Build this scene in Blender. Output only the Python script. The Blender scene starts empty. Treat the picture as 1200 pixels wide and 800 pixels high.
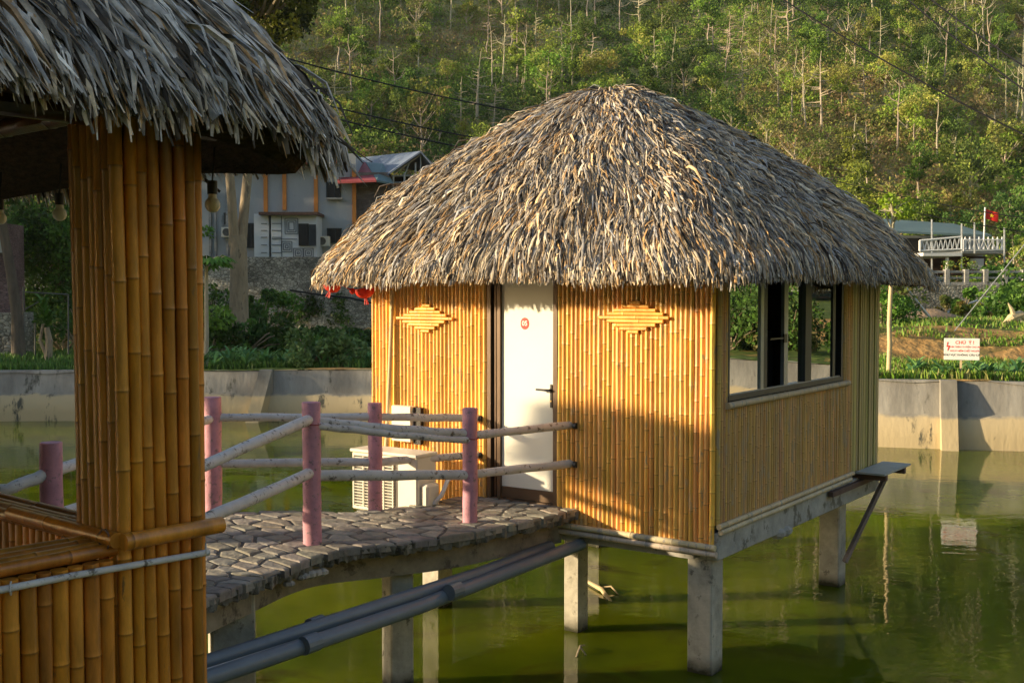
import bpy, math, random
import numpy as np
from mathutils import Vector, Matrix
random.seed(7)
RNG = np.random.default_rng(11)
sc = bpy.context.scene
COL = sc.collection
R = math.radians
F, HZ, CZ = 1320.0, 345.0, 3.06
PITCH = math.atan(55/F)

# ------------------------------------------------------------------ helpers
def at(px, py, Y):
    """world point on the ray through photo pixel (px,py) at depth Y"""
    d = Vector((px-600, F*math.cos(PITCH)+(400-py)*math.sin(PITCH), (400-py)*math.cos(PITCH)-F*math.sin(PITCH)))
    return Vector((0, 0, CZ)) + d*(Y/d.y)
def ground_at(px, py, z):
    d = Vector((px-600, F*math.cos(PITCH)+(400-py)*math.sin(PITCH), (400-py)*math.cos(PITCH)-F*math.sin(PITCH)))
    return Vector((0, 0, CZ)) + d*((z-CZ)/d.z)

def root_of(o):
    while o.parent: o = o.parent
    return o
def empty(name, loc=(0, 0, 0), label=None, cat=None, group=None):
    o = bpy.data.objects.new(name, None); COL.objects.link(o); o.location = loc
    o.empty_display_size = .2
    tag(o, label, cat, group); return o
def tag(o, label=None, cat=None, group=None, kind=None):
    if label: o['label'] = label
    if cat: o['category'] = cat
    if group: o['group'] = group
    if kind: o['kind'] = kind
    return o
def link_mesh(name, me, m, parent=None):
    me.materials.append(m)
    o = bpy.data.objects.new(name, me); COL.objects.link(o)
    if parent is not None:
        o.parent = parent
    return o
def np_mesh(name, V, Q, m, parent=None, col=None, smooth=False):
    """V (n,3), Q (k,4) or (k,3) ; world coordinates, moved into the root's frame"""
    V = np.asarray(V, dtype=np.float32); Q = np.asarray(Q, dtype=np.int32)
    if parent is not None:
        V = V - np.array(root_of(parent).location, dtype=np.float32)
    me = bpy.data.meshes.new(name)
    k, s = Q.shape
    me.vertices.add(len(V)); me.vertices.foreach_set('co', V.ravel())
    me.loops.add(k*s); me.loops.foreach_set('vertex_index', Q.ravel())
    me.polygons.add(k)
    me.polygons.foreach_set('loop_start', np.arange(0, k*s, s, dtype=np.int32))
    me.polygons.foreach_set('loop_total', np.full(k, s, dtype=np.int32))
    if smooth: me.polygons.foreach_set('use_smooth', np.ones(k, dtype=bool))
    me.update(calc_edges=True)
    if col is not None:
        a = me.color_attributes.new('cv', 'FLOAT_COLOR', 'POINT')
        c = np.ones((len(V), 4), dtype=np.float32); c[:, :3] = col
        a.data.foreach_set('color', c.ravel())
    return link_mesh(name, me, m, parent)

class MB:
    def __init__(s): s.v = []; s.f = []; s.c = []
    def add(s, vs, fs, col=(1, 1, 1)):
        n = len(s.v)
        s.v += [tuple(v) for v in vs]
        s.c += [col]*len(vs) if not isinstance(col, list) else col
        s.f += [tuple(i+n for i in f) for f in fs]
        return s
    def box(s, c, size, rz=0, col=(1, 1, 1), ax=None, bevel=0.0):
        """ax: optional three axis vectors"""
        if ax is None:
            ax = (Vector((math.cos(rz), math.sin(rz), 0)), Vector((-math.sin(rz), math.cos(rz), 0)), Vector((0, 0, 1)))
        c = Vector(c); h = [x/2 for x in size]
        if bevel <= 0:
            vs = [c+ax[0]*(h[0]*i)+ax[1]*(h[1]*j)+ax[2]*(h[2]*k) for k in (-1, 1) for j in (-1, 1) for i in (-1, 1)]
            return s.add(vs, [(0, 2, 3, 1), (4, 5, 7, 6), (0, 1, 5, 4), (2, 6, 7, 3), (0, 4, 6, 2), (1, 3, 7, 5)], col)
        b = min(bevel, min(h)*.9)
        vs = []; idx = {}
        for k in (-1, 1):
            for j in (-1, 1):
                for i in (-1, 1):
                    for a in range(3):
                        o = [h[0]-b, h[1]-b, h[2]-b]; o[a] = h[a]
                        idx[(i, j, k, a)] = len(vs)
                        vs.append(c+ax[0]*(o[0]*i)+ax[1]*(o[1]*j)+ax[2]*(o[2]*k))
        fs = []
        I = lambda i, j, k, a: idx[(i, j, k, a)]
        for sg in (-1, 1):
            fs.append((I(sg,-1,-1,0), I(sg,1,-1,0), I(sg,1,1,0), I(sg,-1,1,0)))
            fs.append((I(-1,sg,-1,1), I(1,sg,-1,1), I(1,sg,1,1), I(-1,sg,1,1)))
            fs.append((I(-1,-1,sg,2), I(1,-1,sg,2), I(1,1,sg,2), I(-1,1,sg,2)))
        for a_ in (-1, 1):
            for b_ in (-1, 1):
                fs.append((I(a_,b_,-1,0), I(a_,b_,1,0), I(a_,b_,1,1), I(a_,b_,-1,1)))
                fs.append((I(a_,-1,b_,0), I(a_,1,b_,0), I(a_,1,b_,2), I(a_,-1,b_,2)))
                fs.append((I(-1,a_,b_,1), I(1,a_,b_,1), I(1,a_,b_,2), I(-1,a_,b_,2)))
                for c_ in (-1, 1): fs.append((I(a_,b_,c_,0), I(a_,b_,c_,1), I(a_,b_,c_,2)))
        return s.add(vs, fs, col)
    def tube(s, pts, rad, seg=8, col=(1, 1, 1), caps=True):
        pts = [Vector(p) for p in pts]; n = len(pts)
        if not hasattr(rad, '__len__'): rad = [rad]*n
        cols = col if isinstance(col, list) else [col]*n
        vs = []; cc = []; up = None
        for i, p in enumerate(pts):
            t = (pts[min(i+1, n-1)]-pts[max(i-1, 0)]).normalized()
            if up is None:
                up = Vector((0, 0, 1)) if abs(t.z) < .9 else Vector((1, 0, 0))
            a = t.cross(up); a.normalize(); b = a.cross(t); b.normalize(); up = b
            for k in range(seg):
                th = 2*math.pi*k/seg
                vs.append(p+(a*math.cos(th)+b*math.sin(th))*rad[i]); cc.append(cols[i])
        fs = [(i*seg+k, i*seg+(k+1) % seg, (i+1)*seg+(k+1) % seg, (i+1)*seg+k) for i in range(n-1) for k in range(seg)]
        if caps:
            fs.append(tuple(range(seg-1, -1, -1))); fs.append(tuple((n-1)*seg+k for k in range(seg)))
        return s.add(vs, fs, cc)
    def poly_prism(s, poly, z0, z1, col=(1, 1, 1)):
        n = len(poly)
        vs = [(p[0], p[1], z0) for p in poly]+[(p[0], p[1], z1) for p in poly]
        fs = [tuple(range(n-1, -1, -1)), tuple(range(n, 2*n))]+[(i, (i+1) % n, n+(i+1) % n, n+i) for i in range(n)]
        return s.add(vs, fs, col)
    def sphere(s, c, r, seg=16, ring=10, sc_=(1, 1, 1), a0=0, a1=math.pi, col=(1, 1, 1)):
        c = Vector(c); vs = []
        for i in range(ring+1):
            ph = a0+(a1-a0)*i/ring
            for k in range(seg):
                th = 2*math.pi*k/seg
                vs.append(c+Vector((math.sin(ph)*math.cos(th)*r*sc_[0], math.sin(ph)*math.sin(th)*r*sc_[1], math.cos(ph)*r*sc_[2])))
        fs = [(i*seg+k, (i+1)*seg+k, (i+1)*seg+(k+1) % seg, i*seg+(k+1) % seg) for i in range(ring) for k in range(seg)]
        return s.add(vs, fs, col)
    def build(s, name, m, parent=None, smooth=False):
        off = Vector(root_of(parent).location) if parent is not None else Vector((0, 0, 0))
        me = bpy.data.meshes.new(name)
        me.from_pydata([tuple(Vector(v)-off) for v in s.v], [], s.f)
        a = me.color_attributes.new('cv', 'FLOAT_COLOR', 'POINT')
        c = np.ones((len(s.v), 4), dtype=np.float32); c[:, :3] = np.array(s.c, dtype=np.float32).reshape(-1, 3)
        a.data.foreach_set('color', c.ravel())
        me.update()
        if smooth:
            me.polygons.foreach_set('use_smooth', np.ones(len(me.polygons), dtype=bool))
            me.set_sharp_from_angle(angle=R(50))
        return link_mesh(name, me, m, parent)

# value noise in numpy
_perm = RNG.random((64, 64))
def vnoise(x, y, s):
    x = np.asarray(x)/s; y = np.asarray(y)/s
    xi = np.floor(x).astype(int); yi = np.floor(y).astype(int); fx = x-xi; fy = y-yi
    fx = fx*fx*(3-2*fx); fy = fy*fy*(3-2*fy)
    g = lambda a, b: _perm[a % 64, b % 64]
    return (g(xi, yi)*(1-fx)+g(xi+1, yi)*fx)*(1-fy)+(g(xi, yi+1)*(1-fx)+g(xi+1, yi+1)*fx)*fy

# ------------------------------------------------------------------ materials
def mat(name, base=(.5, .5, .5), rough=.8, attr=False, var=.25, scale=6., stretch=(1, 1, 1), bump=.0, bscale=None,
        spec=.4, metal=0., spots=None, sscale=12., sthr=.6, sub=0., zband=None, zg=None, transl=None, coord='Object', orand=0.):
    m = bpy.data.materials.new(name); m.use_nodes = True
    nt = m.node_tree; N = nt.nodes; L = nt.links; N.clear()
    out = N.new('ShaderNodeOutputMaterial'); b = N.new('ShaderNodeBsdfPrincipled')
    L.new(b.outputs[0], out.inputs[0])
    b.inputs['Roughness'].default_value = rough; b.inputs['Specular IOR Level'].default_value = spec
    b.inputs['Metallic'].default_value = metal
    tc = N.new('ShaderNodeTexCoord'); mp = N.new('ShaderNodeMapping'); mp.inputs['Scale'].default_value = stretch
    L.new(tc.outputs[coord], mp.inputs[0])
    nz = N.new('ShaderNodeTexNoise'); nz.inputs['Scale'].default_value = scale; nz.inputs['Detail'].default_value = 6
    nz.inputs['Roughness'].default_value = .65
    L.new(mp.outputs[0], nz.inputs['Vector'])
    mr = N.new('ShaderNodeMapRange'); mr.inputs['From Min'].default_value = .3; mr.inputs['From Max'].default_value = .7
    mr.inputs['To Min'].default_value = 1-var; mr.inputs['To Max'].default_value = 1+var
    L.new(nz.outputs['Fac'], mr.inputs['Value'])
    mul = N.new('ShaderNodeVectorMath'); mul.operation = 'SCALE'
    L.new(mr.outputs[0], mul.inputs['Scale'])
    if attr:
        at_ = N.new('ShaderNodeAttribute'); at_.attribute_name = 'cv'
        mm = N.new('ShaderNodeVectorMath'); mm.operation = 'MULTIPLY'; mm.inputs[1].default_value = base
        L.new(at_.outputs['Color'], mm.inputs[0]); L.new(mm.outputs[0], mul.inputs[0])
    else:
        mul.inputs[0].default_value = base
    colr = mul.outputs[0]
    def mix(fac, a, col2):
        x = N.new('ShaderNodeMix'); x.data_type = 'RGBA'
        L.new(fac, x.inputs[0]); L.new(a, x.inputs[6])
        if hasattr(col2, 'default_value') or hasattr(col2, 'links'): L.new(col2, x.inputs[7])
        else: x.inputs[7].default_value = (*col2, 1)
        return x.outputs[2]
    if zband:      # (z0, z1, colour below): a tide mark whose edge wanders
        z0, z1, cb = zband
        sp = N.new('ShaderNodeSeparateXYZ'); g = N.new('ShaderNodeNewGeometry'); L.new(g.outputs['Position'], sp.inputs[0])
        ad = N.new('ShaderNodeMath'); ad.operation = 'MULTIPLY_ADD'; ad.inputs[1].default_value = -.25
        L.new(nz.outputs['Fac'], ad.inputs[0]); L.new(sp.outputs['Z'], ad.inputs[2])
        r2 = N.new('ShaderNodeMapRange'); r2.inputs['From Min'].default_value = z0-.125; r2.inputs['From Max'].default_value = z1-.125
        r2.inputs['To Min'].default_value = 1; r2.inputs['To Max'].default_value = 0
        L.new(ad.outputs[0], r2.inputs['Value'])
        colr = mix(r2.outputs[0], colr, cb)
    if spots:
        n2 = N.new('ShaderNodeTexNoise'); n2.inputs['Scale'].default_value = sscale; n2.inputs['Detail'].default_value = 5
        n2.inputs['Roughness'].default_value = .7
        L.new(mp.outputs[0], n2.inputs['Vector'])
        r3 = N.new('ShaderNodeMapRange'); r3.inputs['From Min'].default_value = sthr; r3.inputs['From Max'].default_value = sthr+.07
        L.new(n2.outputs['Fac'], r3.inputs['Value'])
        colr = mix(r3.outputs[0], colr, spots)
    if orand:
        oi = N.new('ShaderNodeObjectInfo'); hs = N.new('ShaderNodeHueSaturation')
        m1 = N.new('ShaderNodeMapRange'); m1.inputs['To Min'].default_value = .5-orand*.12; m1.inputs['To Max'].default_value = .5+orand*.06
        m2 = N.new('ShaderNodeMapRange'); m2.inputs['To Min'].default_value = 1-orand*.5; m2.inputs['To Max'].default_value = 1+orand*.5
        L.new(oi.outputs['Random'], m1.inputs['Value']); L.new(m1.outputs[0], hs.inputs['Hue'])
        fr = N.new('ShaderNodeMath'); fr.operation = 'MULTIPLY'; fr.inputs[1].default_value = 7.31; L.new(oi.outputs['Random'], fr.inputs[0])
        f2 = N.new('ShaderNodeMath'); f2.operation = 'FRACT'; L.new(fr.outputs[0], f2.inputs[0])
        L.new(f2.outputs[0], m2.inputs['Value']); L.new(m2.outputs[0], hs.inputs['Value'])
        L.new(colr, hs.inputs['Color']); colr = hs.outputs[0]
    L.new(colr, b.inputs['Base Color'])
    if bump:
        n3 = N.new('ShaderNodeTexNoise'); n3.inputs['Scale'].default_value = bscale or scale*3; n3.inputs['Detail'].default_value = 6
        L.new(mp.outputs[0], n3.inputs['Vector'])
        bp = N.new('ShaderNodeBump'); bp.inputs['Strength'].default_value = 1; bp.inputs['Distance'].default_value = bump
        L.new(n3.outputs['Fac'], bp.inputs['Height']); L.new(bp.outputs[0], b.inputs['Normal'])
    if transl:
        tr = N.new('ShaderNodeBsdfTranslucent'); L.new(colr, tr.inputs['Color'])
        ms = N.new('ShaderNodeMixShader'); ms.inputs[0].default_value = transl
        L.new(b.outputs[0], ms.inputs[1]); L.new(tr.outputs[0], ms.inputs[2]); L.new(ms.outputs[0], out.inputs[0])
    m['nodes_tag'] = 1
    return m

M = {}
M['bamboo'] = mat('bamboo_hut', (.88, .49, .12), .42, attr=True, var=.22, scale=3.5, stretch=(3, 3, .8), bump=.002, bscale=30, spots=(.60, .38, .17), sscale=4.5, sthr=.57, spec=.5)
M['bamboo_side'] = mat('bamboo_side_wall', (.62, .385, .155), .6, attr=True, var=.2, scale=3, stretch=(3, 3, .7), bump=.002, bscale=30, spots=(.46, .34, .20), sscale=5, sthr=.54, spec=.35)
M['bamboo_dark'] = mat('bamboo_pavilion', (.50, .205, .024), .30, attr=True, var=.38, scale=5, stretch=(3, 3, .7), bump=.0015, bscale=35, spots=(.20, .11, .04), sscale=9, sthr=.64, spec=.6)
M['bamboo_pale'] = mat('bamboo_weathered', (.66, .54, .39), .6, attr=True, var=.2, scale=3, stretch=(3, 3, .7), spots=(.38, .34, .29), sscale=6, sthr=.55)
M['panel_green'] = mat('ribbed_panel', (.45, .385, .155), .45, attr=True, var=.1, scale=2)
M['thatch'] = mat('thatch_leaf', (1, 1, 1), .68, attr=True, var=.42, scale=22, spec=.3, bump=.004, bscale=45, spots=(.12, .095, .07), sscale=30, sthr=.66)
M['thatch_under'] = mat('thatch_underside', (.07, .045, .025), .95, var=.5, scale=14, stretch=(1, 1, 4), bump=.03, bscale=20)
M['backing'] = mat('backing_board', (.10, .055, .025), .9, var=.3, scale=8)
M['concrete'] = mat('concrete', (.40, .385, .35), .85, var=.28, scale=4, bump=.01, bscale=14, spots=(.17, .16, .13), sscale=5, sthr=.56)
M['pillar'] = mat('pillar_concrete', (.42, .39, .32), .85, var=.3, scale=5, bump=.012, bscale=12, zband=(-.09, .03, (.03, .03, .012)), spots=(.16, .15, .12), sscale=6, sthr=.58)
M['stone'] = mat('paving_stone', (.27, .25, .22), .8, attr=True, var=.3, scale=9, bump=.012, bscale=18, spots=(.20, .18, .16), sscale=8, sthr=.58)
M['mortar'] = mat('mortar', (.10, .092, .08), .9, var=.4, scale=8, bump=.015, bscale=20)
M['deck'] = mat('deck_concrete', (.20, .19, .165), .9, var=.45, scale=7, bump=.03, bscale=11, spots=(.07, .065, .05), sscale=6, sthr=.53)
M['beam_brown_shaded'] = mat('beam_concrete_shaded', (.27, .23, .17), .9, var=.35, scale=6, bump=.012, bscale=12, spots=(.12, .10, .075), sscale=5, sthr=.55)  # brown beam concrete, darkened to carry the shade under the deck
M['pink'] = mat('pink_paint', (.54, .265, .33), .7, var=.22, scale=9, bump=.004, bscale=22, spots=(.24, .17, .18), sscale=20, sthr=.57)
M['rail'] = mat('grey_rail_paint', (.60, .585, .57), .65, var=.15, scale=7, bump=.006, bscale=18, spots=(.16, .14, .12), sscale=17, sthr=.565)
M['pvc'] = mat('pvc_pipe', (.15, .18, .21), .35, var=.15, scale=4, spec=.5, spots=(.2, .19, .17), sscale=9, sthr=.66)
M['white_pipe'] = mat('pale_conduit', (.55, .56, .56), .5, var=.15, scale=4)
M['door_white'] = mat('door_panel', (.86, .85, .76), .3, var=.03, scale=2, spec=.5)
M['door_frame'] = mat('door_frame', (.15, .10, .065), .35, var=.1, scale=5, metal=.3)
M['black'] = mat('black_metal', (.02, .02, .022), .35, var=.2, spec=.5)
M['alu'] = mat('window_aluminium', (.055, .065, .075), .4, var=.15, metal=.6, spec=.5)
M['alu_light'] = mat('window_track', (.36, .39, .42), .35, var=.15, metal=.6)
M['red_sign'] = mat('red_disc', (.75, .04, .03), .4, var=.03)
M['white'] = mat('white_paint', (.8, .8, .78), .5, var=.05)
M['ac_white'] = mat('ac_casing', (.78, .74, .62), .45, var=.07, scale=4, spots=(.5, .45, .34), sscale=6, sthr=.68)
M['ac_dark'] = mat('ac_inside', (.12, .115, .10), .7, var=.2)
M['lantern'] = mat('red_lantern_cloth', (.85, .06, .035), .5, var=.12, scale=10, transl=.35)
M['brass'] = mat('brass', (.7, .5, .2), .3, metal=1)
M['pale_wood'] = mat('pale_wood', (.60, .47, .27), .7, var=.2, scale=5, stretch=(4, 4, .6))
M['steel'] = mat('painted_steel', (.27, .285, .29), .5, var=.2, scale=6, metal=.3, spots=(.18, .09, .04), sscale=8, sthr=.6)
M['rust'] = mat('rusty_steel', (.13, .075, .055), .75, var=.3, scale=8)
M['strut'] = mat('weathered_steel', (.22, .17, .15), .7, var=.3, scale=8)
M['plate'] = mat('grey_plate', (.42, .43, .42), .5, var=.15, scale=5)
M['wall_pond'] = mat('pond_wall', (.27, .255, .22), .88, var=.4, scale=1.6, stretch=(1, 1, .35), bump=.012, bscale=8, spots=(.09, .09, .07), sscale=2.2, sthr=.60, zband=(.50, .56, (.52, .42, .25)))
M['rubble'] = None
M['soil'] = None
M['grey_wall'] = mat('grey_render', (.37, .40, .42), .85, var=.12, scale=.7, stretch=(1, 1, .4), spots=(.24, .25, .25), sscale=.9, sthr=.6)
M['white_tile'] = mat('white_tiles', (.66, .69, .71), .5, var=.06, scale=1)
M['tile_line'] = mat('tile_line', (.16, .19, .22), .6)
M['orange_beam'] = mat('orange_beam', (.62, .24, .05), .6, var=.1)
M['roof_blue'] = mat('blue_sheet_roof', (.15, .19, .27), .45, var=.15, scale=1, spec=.4)
M['roof_red'] = mat('red_sheet_roof', (.35, .07, .075), .55, var=.2, scale=1)
M['roof_teal'] = mat('teal_sheet_roof', (.13, .20, .20), .5, var=.12, scale=.6)
M['brickgrey'] = None
M['cable'] = mat('cable', (.012, .012, .013), .5)
M['flag'] = mat('flag_red', (.80, .03, .02), .6, var=.05)
M['star'] = mat('flag_yellow', (.9, .65, .03), .6, var=.03)
M['bark'] = mat('bark', (.34, .27, .18), .9, var=.35, scale=3, stretch=(2, 2, .5), bump=.03, bscale=6, spots=(.16, .13, .09), sscale=3, sthr=.57)
M['bark_dark'] = mat('bark_dark', (.13, .105, .08), .9, var=.35, scale=3, stretch=(2, 2, .5), bump=.03, bscale=6)
M['pipe_dark'] = mat('pipe_dark', (.12, .125, .125), .5)
M['bark_pale'] = mat('bark_pale', (.43, .38, .27), .9, var=.25, scale=2, orand=.4)
M['leaf'] = mat('leaf', (1, 1, 1), .55, attr=True, var=.15, scale=.8, transl=.28, spec=.25)
M['leaf_hill'] = mat('leaf_hill', (1, 1, 1), .65, attr=True, var=.15, scale=.3, transl=.4, spec=.12, orand=.4)
M['leaf_under'] = mat('leaf_undergrowth', (1, 1, 1), .65, attr=True, var=.2, scale=.05, transl=.4, spec=.12)
M['bulb'] = mat('bulb_glass', (.75, .69, .55), .35, var=.05)
M['socket'] = mat('bulb_socket', (.03, .03, .03), .5)
M['wood_dark'] = mat('dark_wood', (.06, .035, .02), .7, var=.3)
M['text_red'] = mat('red_lettering', (.75, .06, .04), .6)
M['text_dark'] = mat('dark_lettering', (.03, .03, .035), .6)
M['zinc'] = mat('zinc_tube', (.50, .52, .53), .4, metal=.5)

def voronoi_mat(name, c1, c2, cm, scale, stretch=(1, 1, 1), gap=.06, bump=.05):
    m = bpy.data.materials.new(name); m.use_nodes = True; nt = m.node_tree; N = nt.nodes; L = nt.links
    b = N['Principled BSDF']; b.inputs['Roughness'].default_value = .9; b.inputs['Specular IOR Level'].default_value = .2
    tc = N.new('ShaderNodeTexCoord'); mp = N.new('ShaderNodeMapping'); mp.inputs['Scale'].default_value = stretch
    L.new(tc.outputs['Object'], mp.inputs[0])
    v = N.new('ShaderNodeTexVoronoi'); v.inputs['Scale'].default_value = scale; L.new(mp.outputs[0], v.inputs['Vector'])
    e = N.new('ShaderNodeTexVoronoi'); e.feature = 'DISTANCE_TO_EDGE'; e.inputs['Scale'].default_value = scale; L.new(mp.outputs[0], e.inputs['Vector'])
    sp = N.new('ShaderNodeSeparateColor'); L.new(v.outputs['Color'], sp.inputs[0])
    x = N.new('ShaderNodeMix'); x.data_type = 'RGBA'; x.inputs[6].default_value = (*c1, 1); x.inputs[7].default_value = (*c2, 1)
    L.new(sp.outputs[0], x.inputs[0])
    r = N.new('ShaderNodeMapRange'); r.inputs['From Max'].default_value = gap; r.inputs['To Min'].default_value = 1; r.inputs['To Max'].default_value = 0
    L.new(e.outputs['Distance'], r.inputs['Value'])
    y = N.new('ShaderNodeMix'); y.data_type = 'RGBA'; y.inputs[7].default_value = (*cm, 1)
    L.new(r.outputs[0], y.inputs[0]); L.new(x.outputs[2], y.inputs[6])
    nz = N.new('ShaderNodeTexNoise'); nz.inputs['Scale'].default_value = .5; nz.inputs['Detail'].default_value = 6; L.new(tc.outputs['Object'], nz.inputs['Vector'])
    mr = N.new('ShaderNodeMapRange'); mr.inputs['From Min'].default_value = .35; mr.inputs['From Max'].default_value = .65; mr.inputs['To Min'].default_value = .55; mr.inputs['To Max'].default_value = 1.2
    L.new(nz.outputs['Fac'], mr.inputs['Value'])
    s = N.new('ShaderNodeVectorMath'); s.operation = 'SCALE'; L.new(y.outputs[2], s.inputs[0]); L.new(mr.outputs[0], s.inputs['Scale'])
    L.new(s.outputs[0], b.inputs['Base Color'])
    bp = N.new('ShaderNodeBump'); bp.inputs['Distance'].default_value = bump; L.new(e.outputs['Distance'], bp.inputs['Height']); L.new(bp.outputs[0], b.inputs['Normal'])
    return m
M['rubble'] = voronoi_mat('rubble_stone', (.26, .25, .21), (.60, .57, .49), (.10, .09, .07), 6, (1, 1, 1.5), .09)
M['brickgrey'] = voronoi_mat('weathered_brick', (.17, .14, .125), (.26, .215, .19), (.13, .12, .11), 4, (1, 1, 2.2), .05, .02)
M['brickpink'] = voronoi_mat('pink_brick', (.19, .125, .125), (.27, .19, .185), (.10, .08, .08), 6, (1, 1, 2.4), .1, .02)

def ground_mat():
    m = bpy.data.materials.new('garden_soil'); m.use_nodes = True; nt = m.node_tree; N = nt.nodes; L = nt.links
    b = N['Principled BSDF']; b.inputs['Roughness'].default_value = .95; b.inputs['Specular IOR Level'].default_value = .1
    g = N.new('ShaderNodeNewGeometry')
    n1 = N.new('ShaderNodeTexNoise'); n1.inputs['Scale'].default_value = .35; n1.inputs['Detail'].default_value = 8; L.new(g.outputs['Position'], n1.inputs['Vector'])
    n2 = N.new('ShaderNodeTexNoise'); n2.inputs['Scale'].default_value = 2.5; n2.inputs['Detail'].default_value = 8; L.new(g.outputs['Position'], n2.inputs['Vector'])
    def mx(f, a, c, lo, hi):
        r = N.new('ShaderNodeMapRange'); r.inputs['From Min'].default_value = lo; r.inputs['From Max'].default_value = hi; L.new(f, r.inputs['Value'])
        x = N.new('ShaderNodeMix'); x.data_type = 'RGBA'; L.new(r.outputs[0], x.inputs[0])
        if isinstance(a, tuple): x.inputs[6].default_value = (*a, 1)
        else: L.new(a, x.inputs[6])
        if isinstance(c, tuple): x.inputs[7].default_value = (*c, 1)
        else: L.new(c, x.inputs[7])
        return x.outputs[2]
    soil = mx(n2.outputs['Fac'], (.36, .20, .07), (.60, .36, .13), .35, .65)
    green = mx(n2.outputs['Fac'], (.06, .10, .02), (.15, .19, .045), .35, .65)
    flat = mx(n1.outputs['Fac'], green, soil, .54, .64)
    sp = N.new('ShaderNodeSeparateXYZ'); L.new(g.outputs['True Normal'], sp.inputs[0])
    c = mx(sp.outputs['Z'], soil, flat, .93, .985)      # steep cut banks are bare earth
    L.new(c, b.inputs['Base Color'])
    bp = N.new('ShaderNodeBump'); bp.inputs['Distance'].default_value = .15; L.new(n2.outputs['Fac'], bp.inputs['Height']); L.new(bp.outputs[0], b.inputs['Normal'])
    return m
M['ground'] = ground_mat()
M['hill'] = mat('hill_soil', (.36, .31, .14), .95, var=.5, scale=.12, spots=(.36, .26, .13), sscale=.08, sthr=.55, coord='Object')

def water_mat():
    m = bpy.data.materials.new('pond_water'); m.use_nodes = True; nt = m.node_tree; N = nt.nodes; L = nt.links
    b = N['Principled BSDF']; b.inputs['Roughness'].default_value = .02; b.inputs['IOR'].default_value = 1.33
    b.inputs['Specular IOR Level'].default_value = .5; b.inputs['Subsurface Weight'].default_value = 1; b.inputs['Subsurface Radius'].default_value = (.7, 1, .3); b.inputs['Subsurface Scale'].default_value = .8
    g = N.new('ShaderNodeNewGeometry')
    n1 = N.new('ShaderNodeTexNoise'); n1.inputs['Scale'].default_value = .45; n1.inputs['Detail'].default_value = 4; L.new(g.outputs['Position'], n1.inputs['Vector'])
    x = N.new('ShaderNodeMix'); x.data_type = 'RGBA'; x.inputs[6].default_value = (.048, .070, .001, 1); x.inputs[7].default_value = (.110, .134, .002, 1)
    r = N.new('ShaderNodeMapRange'); r.inputs['From Min'].default_value = .38; r.inputs['From Max'].default_value = .62; L.new(n1.outputs['Fac'], r.inputs['Value'])
    L.new(r.outputs[0], x.inputs[0])
    n4 = N.new('ShaderNodeTexNoise'); n4.inputs['Scale'].default_value = .9; n4.inputs['Detail'].default_value = 5; n4.inputs['Distortion'].default_value = .8; L.new(g.outputs['Position'], n4.inputs['Vector'])
    r4 = N.new('ShaderNodeMapRange'); r4.inputs['From Min'].default_value = .56; r4.inputs['From Max'].default_value = .70; r4.inputs['To Max'].default_value = .75; L.new(n4.outputs['Fac'], r4.inputs['Value'])
    x4 = N.new('ShaderNodeMix'); x4.data_type = 'RGBA'; x4.inputs[7].default_value = (.035, .020, .003, 1); L.new(r4.outputs[0], x4.inputs[0]); L.new(x.outputs[2], x4.inputs[6]); L.new(x4.outputs[2], b.inputs['Base Color'])
    mp = N.new('ShaderNodeMapping'); mp.inputs['Scale'].default_value = (1, 1.6, 1); L.new(g.outputs['Position'], mp.inputs[0])
    n2 = N.new('ShaderNodeTexNoise'); n2.inputs['Scale'].default_value = 3.0; n2.inputs['Detail'].default_value = 3; n2.inputs['Distortion'].default_value = .6
    L.new(mp.outputs[0], n2.inputs['Vector'])
    bp = N.new('ShaderNodeBump'); bp.inputs['Strength'].default_value = .11; bp.inputs['Distance'].default_value = .02
    L.new(n2.outputs['Fac'], bp.inputs['Height']); L.new(bp.outputs[0], b.inputs['Normal'])
    return m
M['water'] = water_mat()
def glass_mat():
    m = bpy.data.materials.new('window_glass'); m.use_nodes = True; nt = m.node_tree; N = nt.nodes; L = nt.links; N.clear()
    out = N.new('ShaderNodeOutputMaterial'); ms = N.new('ShaderNodeMixShader'); tr = N.new('ShaderNodeBsdfTransparent'); gl = N.new('ShaderNodeBsdfGlossy')
    gl.inputs['Roughness'].default_value = .0; tr.inputs['Color'].default_value = (.42, .45, .45, 1); gl.inputs['Color'].default_value = (.66, .68, .68, 1)
    fr = N.new('ShaderNodeFresnel'); fr.inputs['IOR'].default_value = 1.7
    ad = N.new('ShaderNodeMath'); ad.operation = 'MULTIPLY_ADD'; ad.inputs[1].default_value = 1.15; ad.inputs[2].default_value = .02; ad.use_clamp = True
    L.new(fr.outputs[0], ad.inputs[0]); L.new(ad.outputs[0], ms.inputs[0]); L.new(tr.outputs[0], ms.inputs[1]); L.new(gl.outputs[0], ms.inputs[2]); L.new(ms.outputs[0], out.inputs[0])
    return m
M['glass'] = glass_mat()

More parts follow.
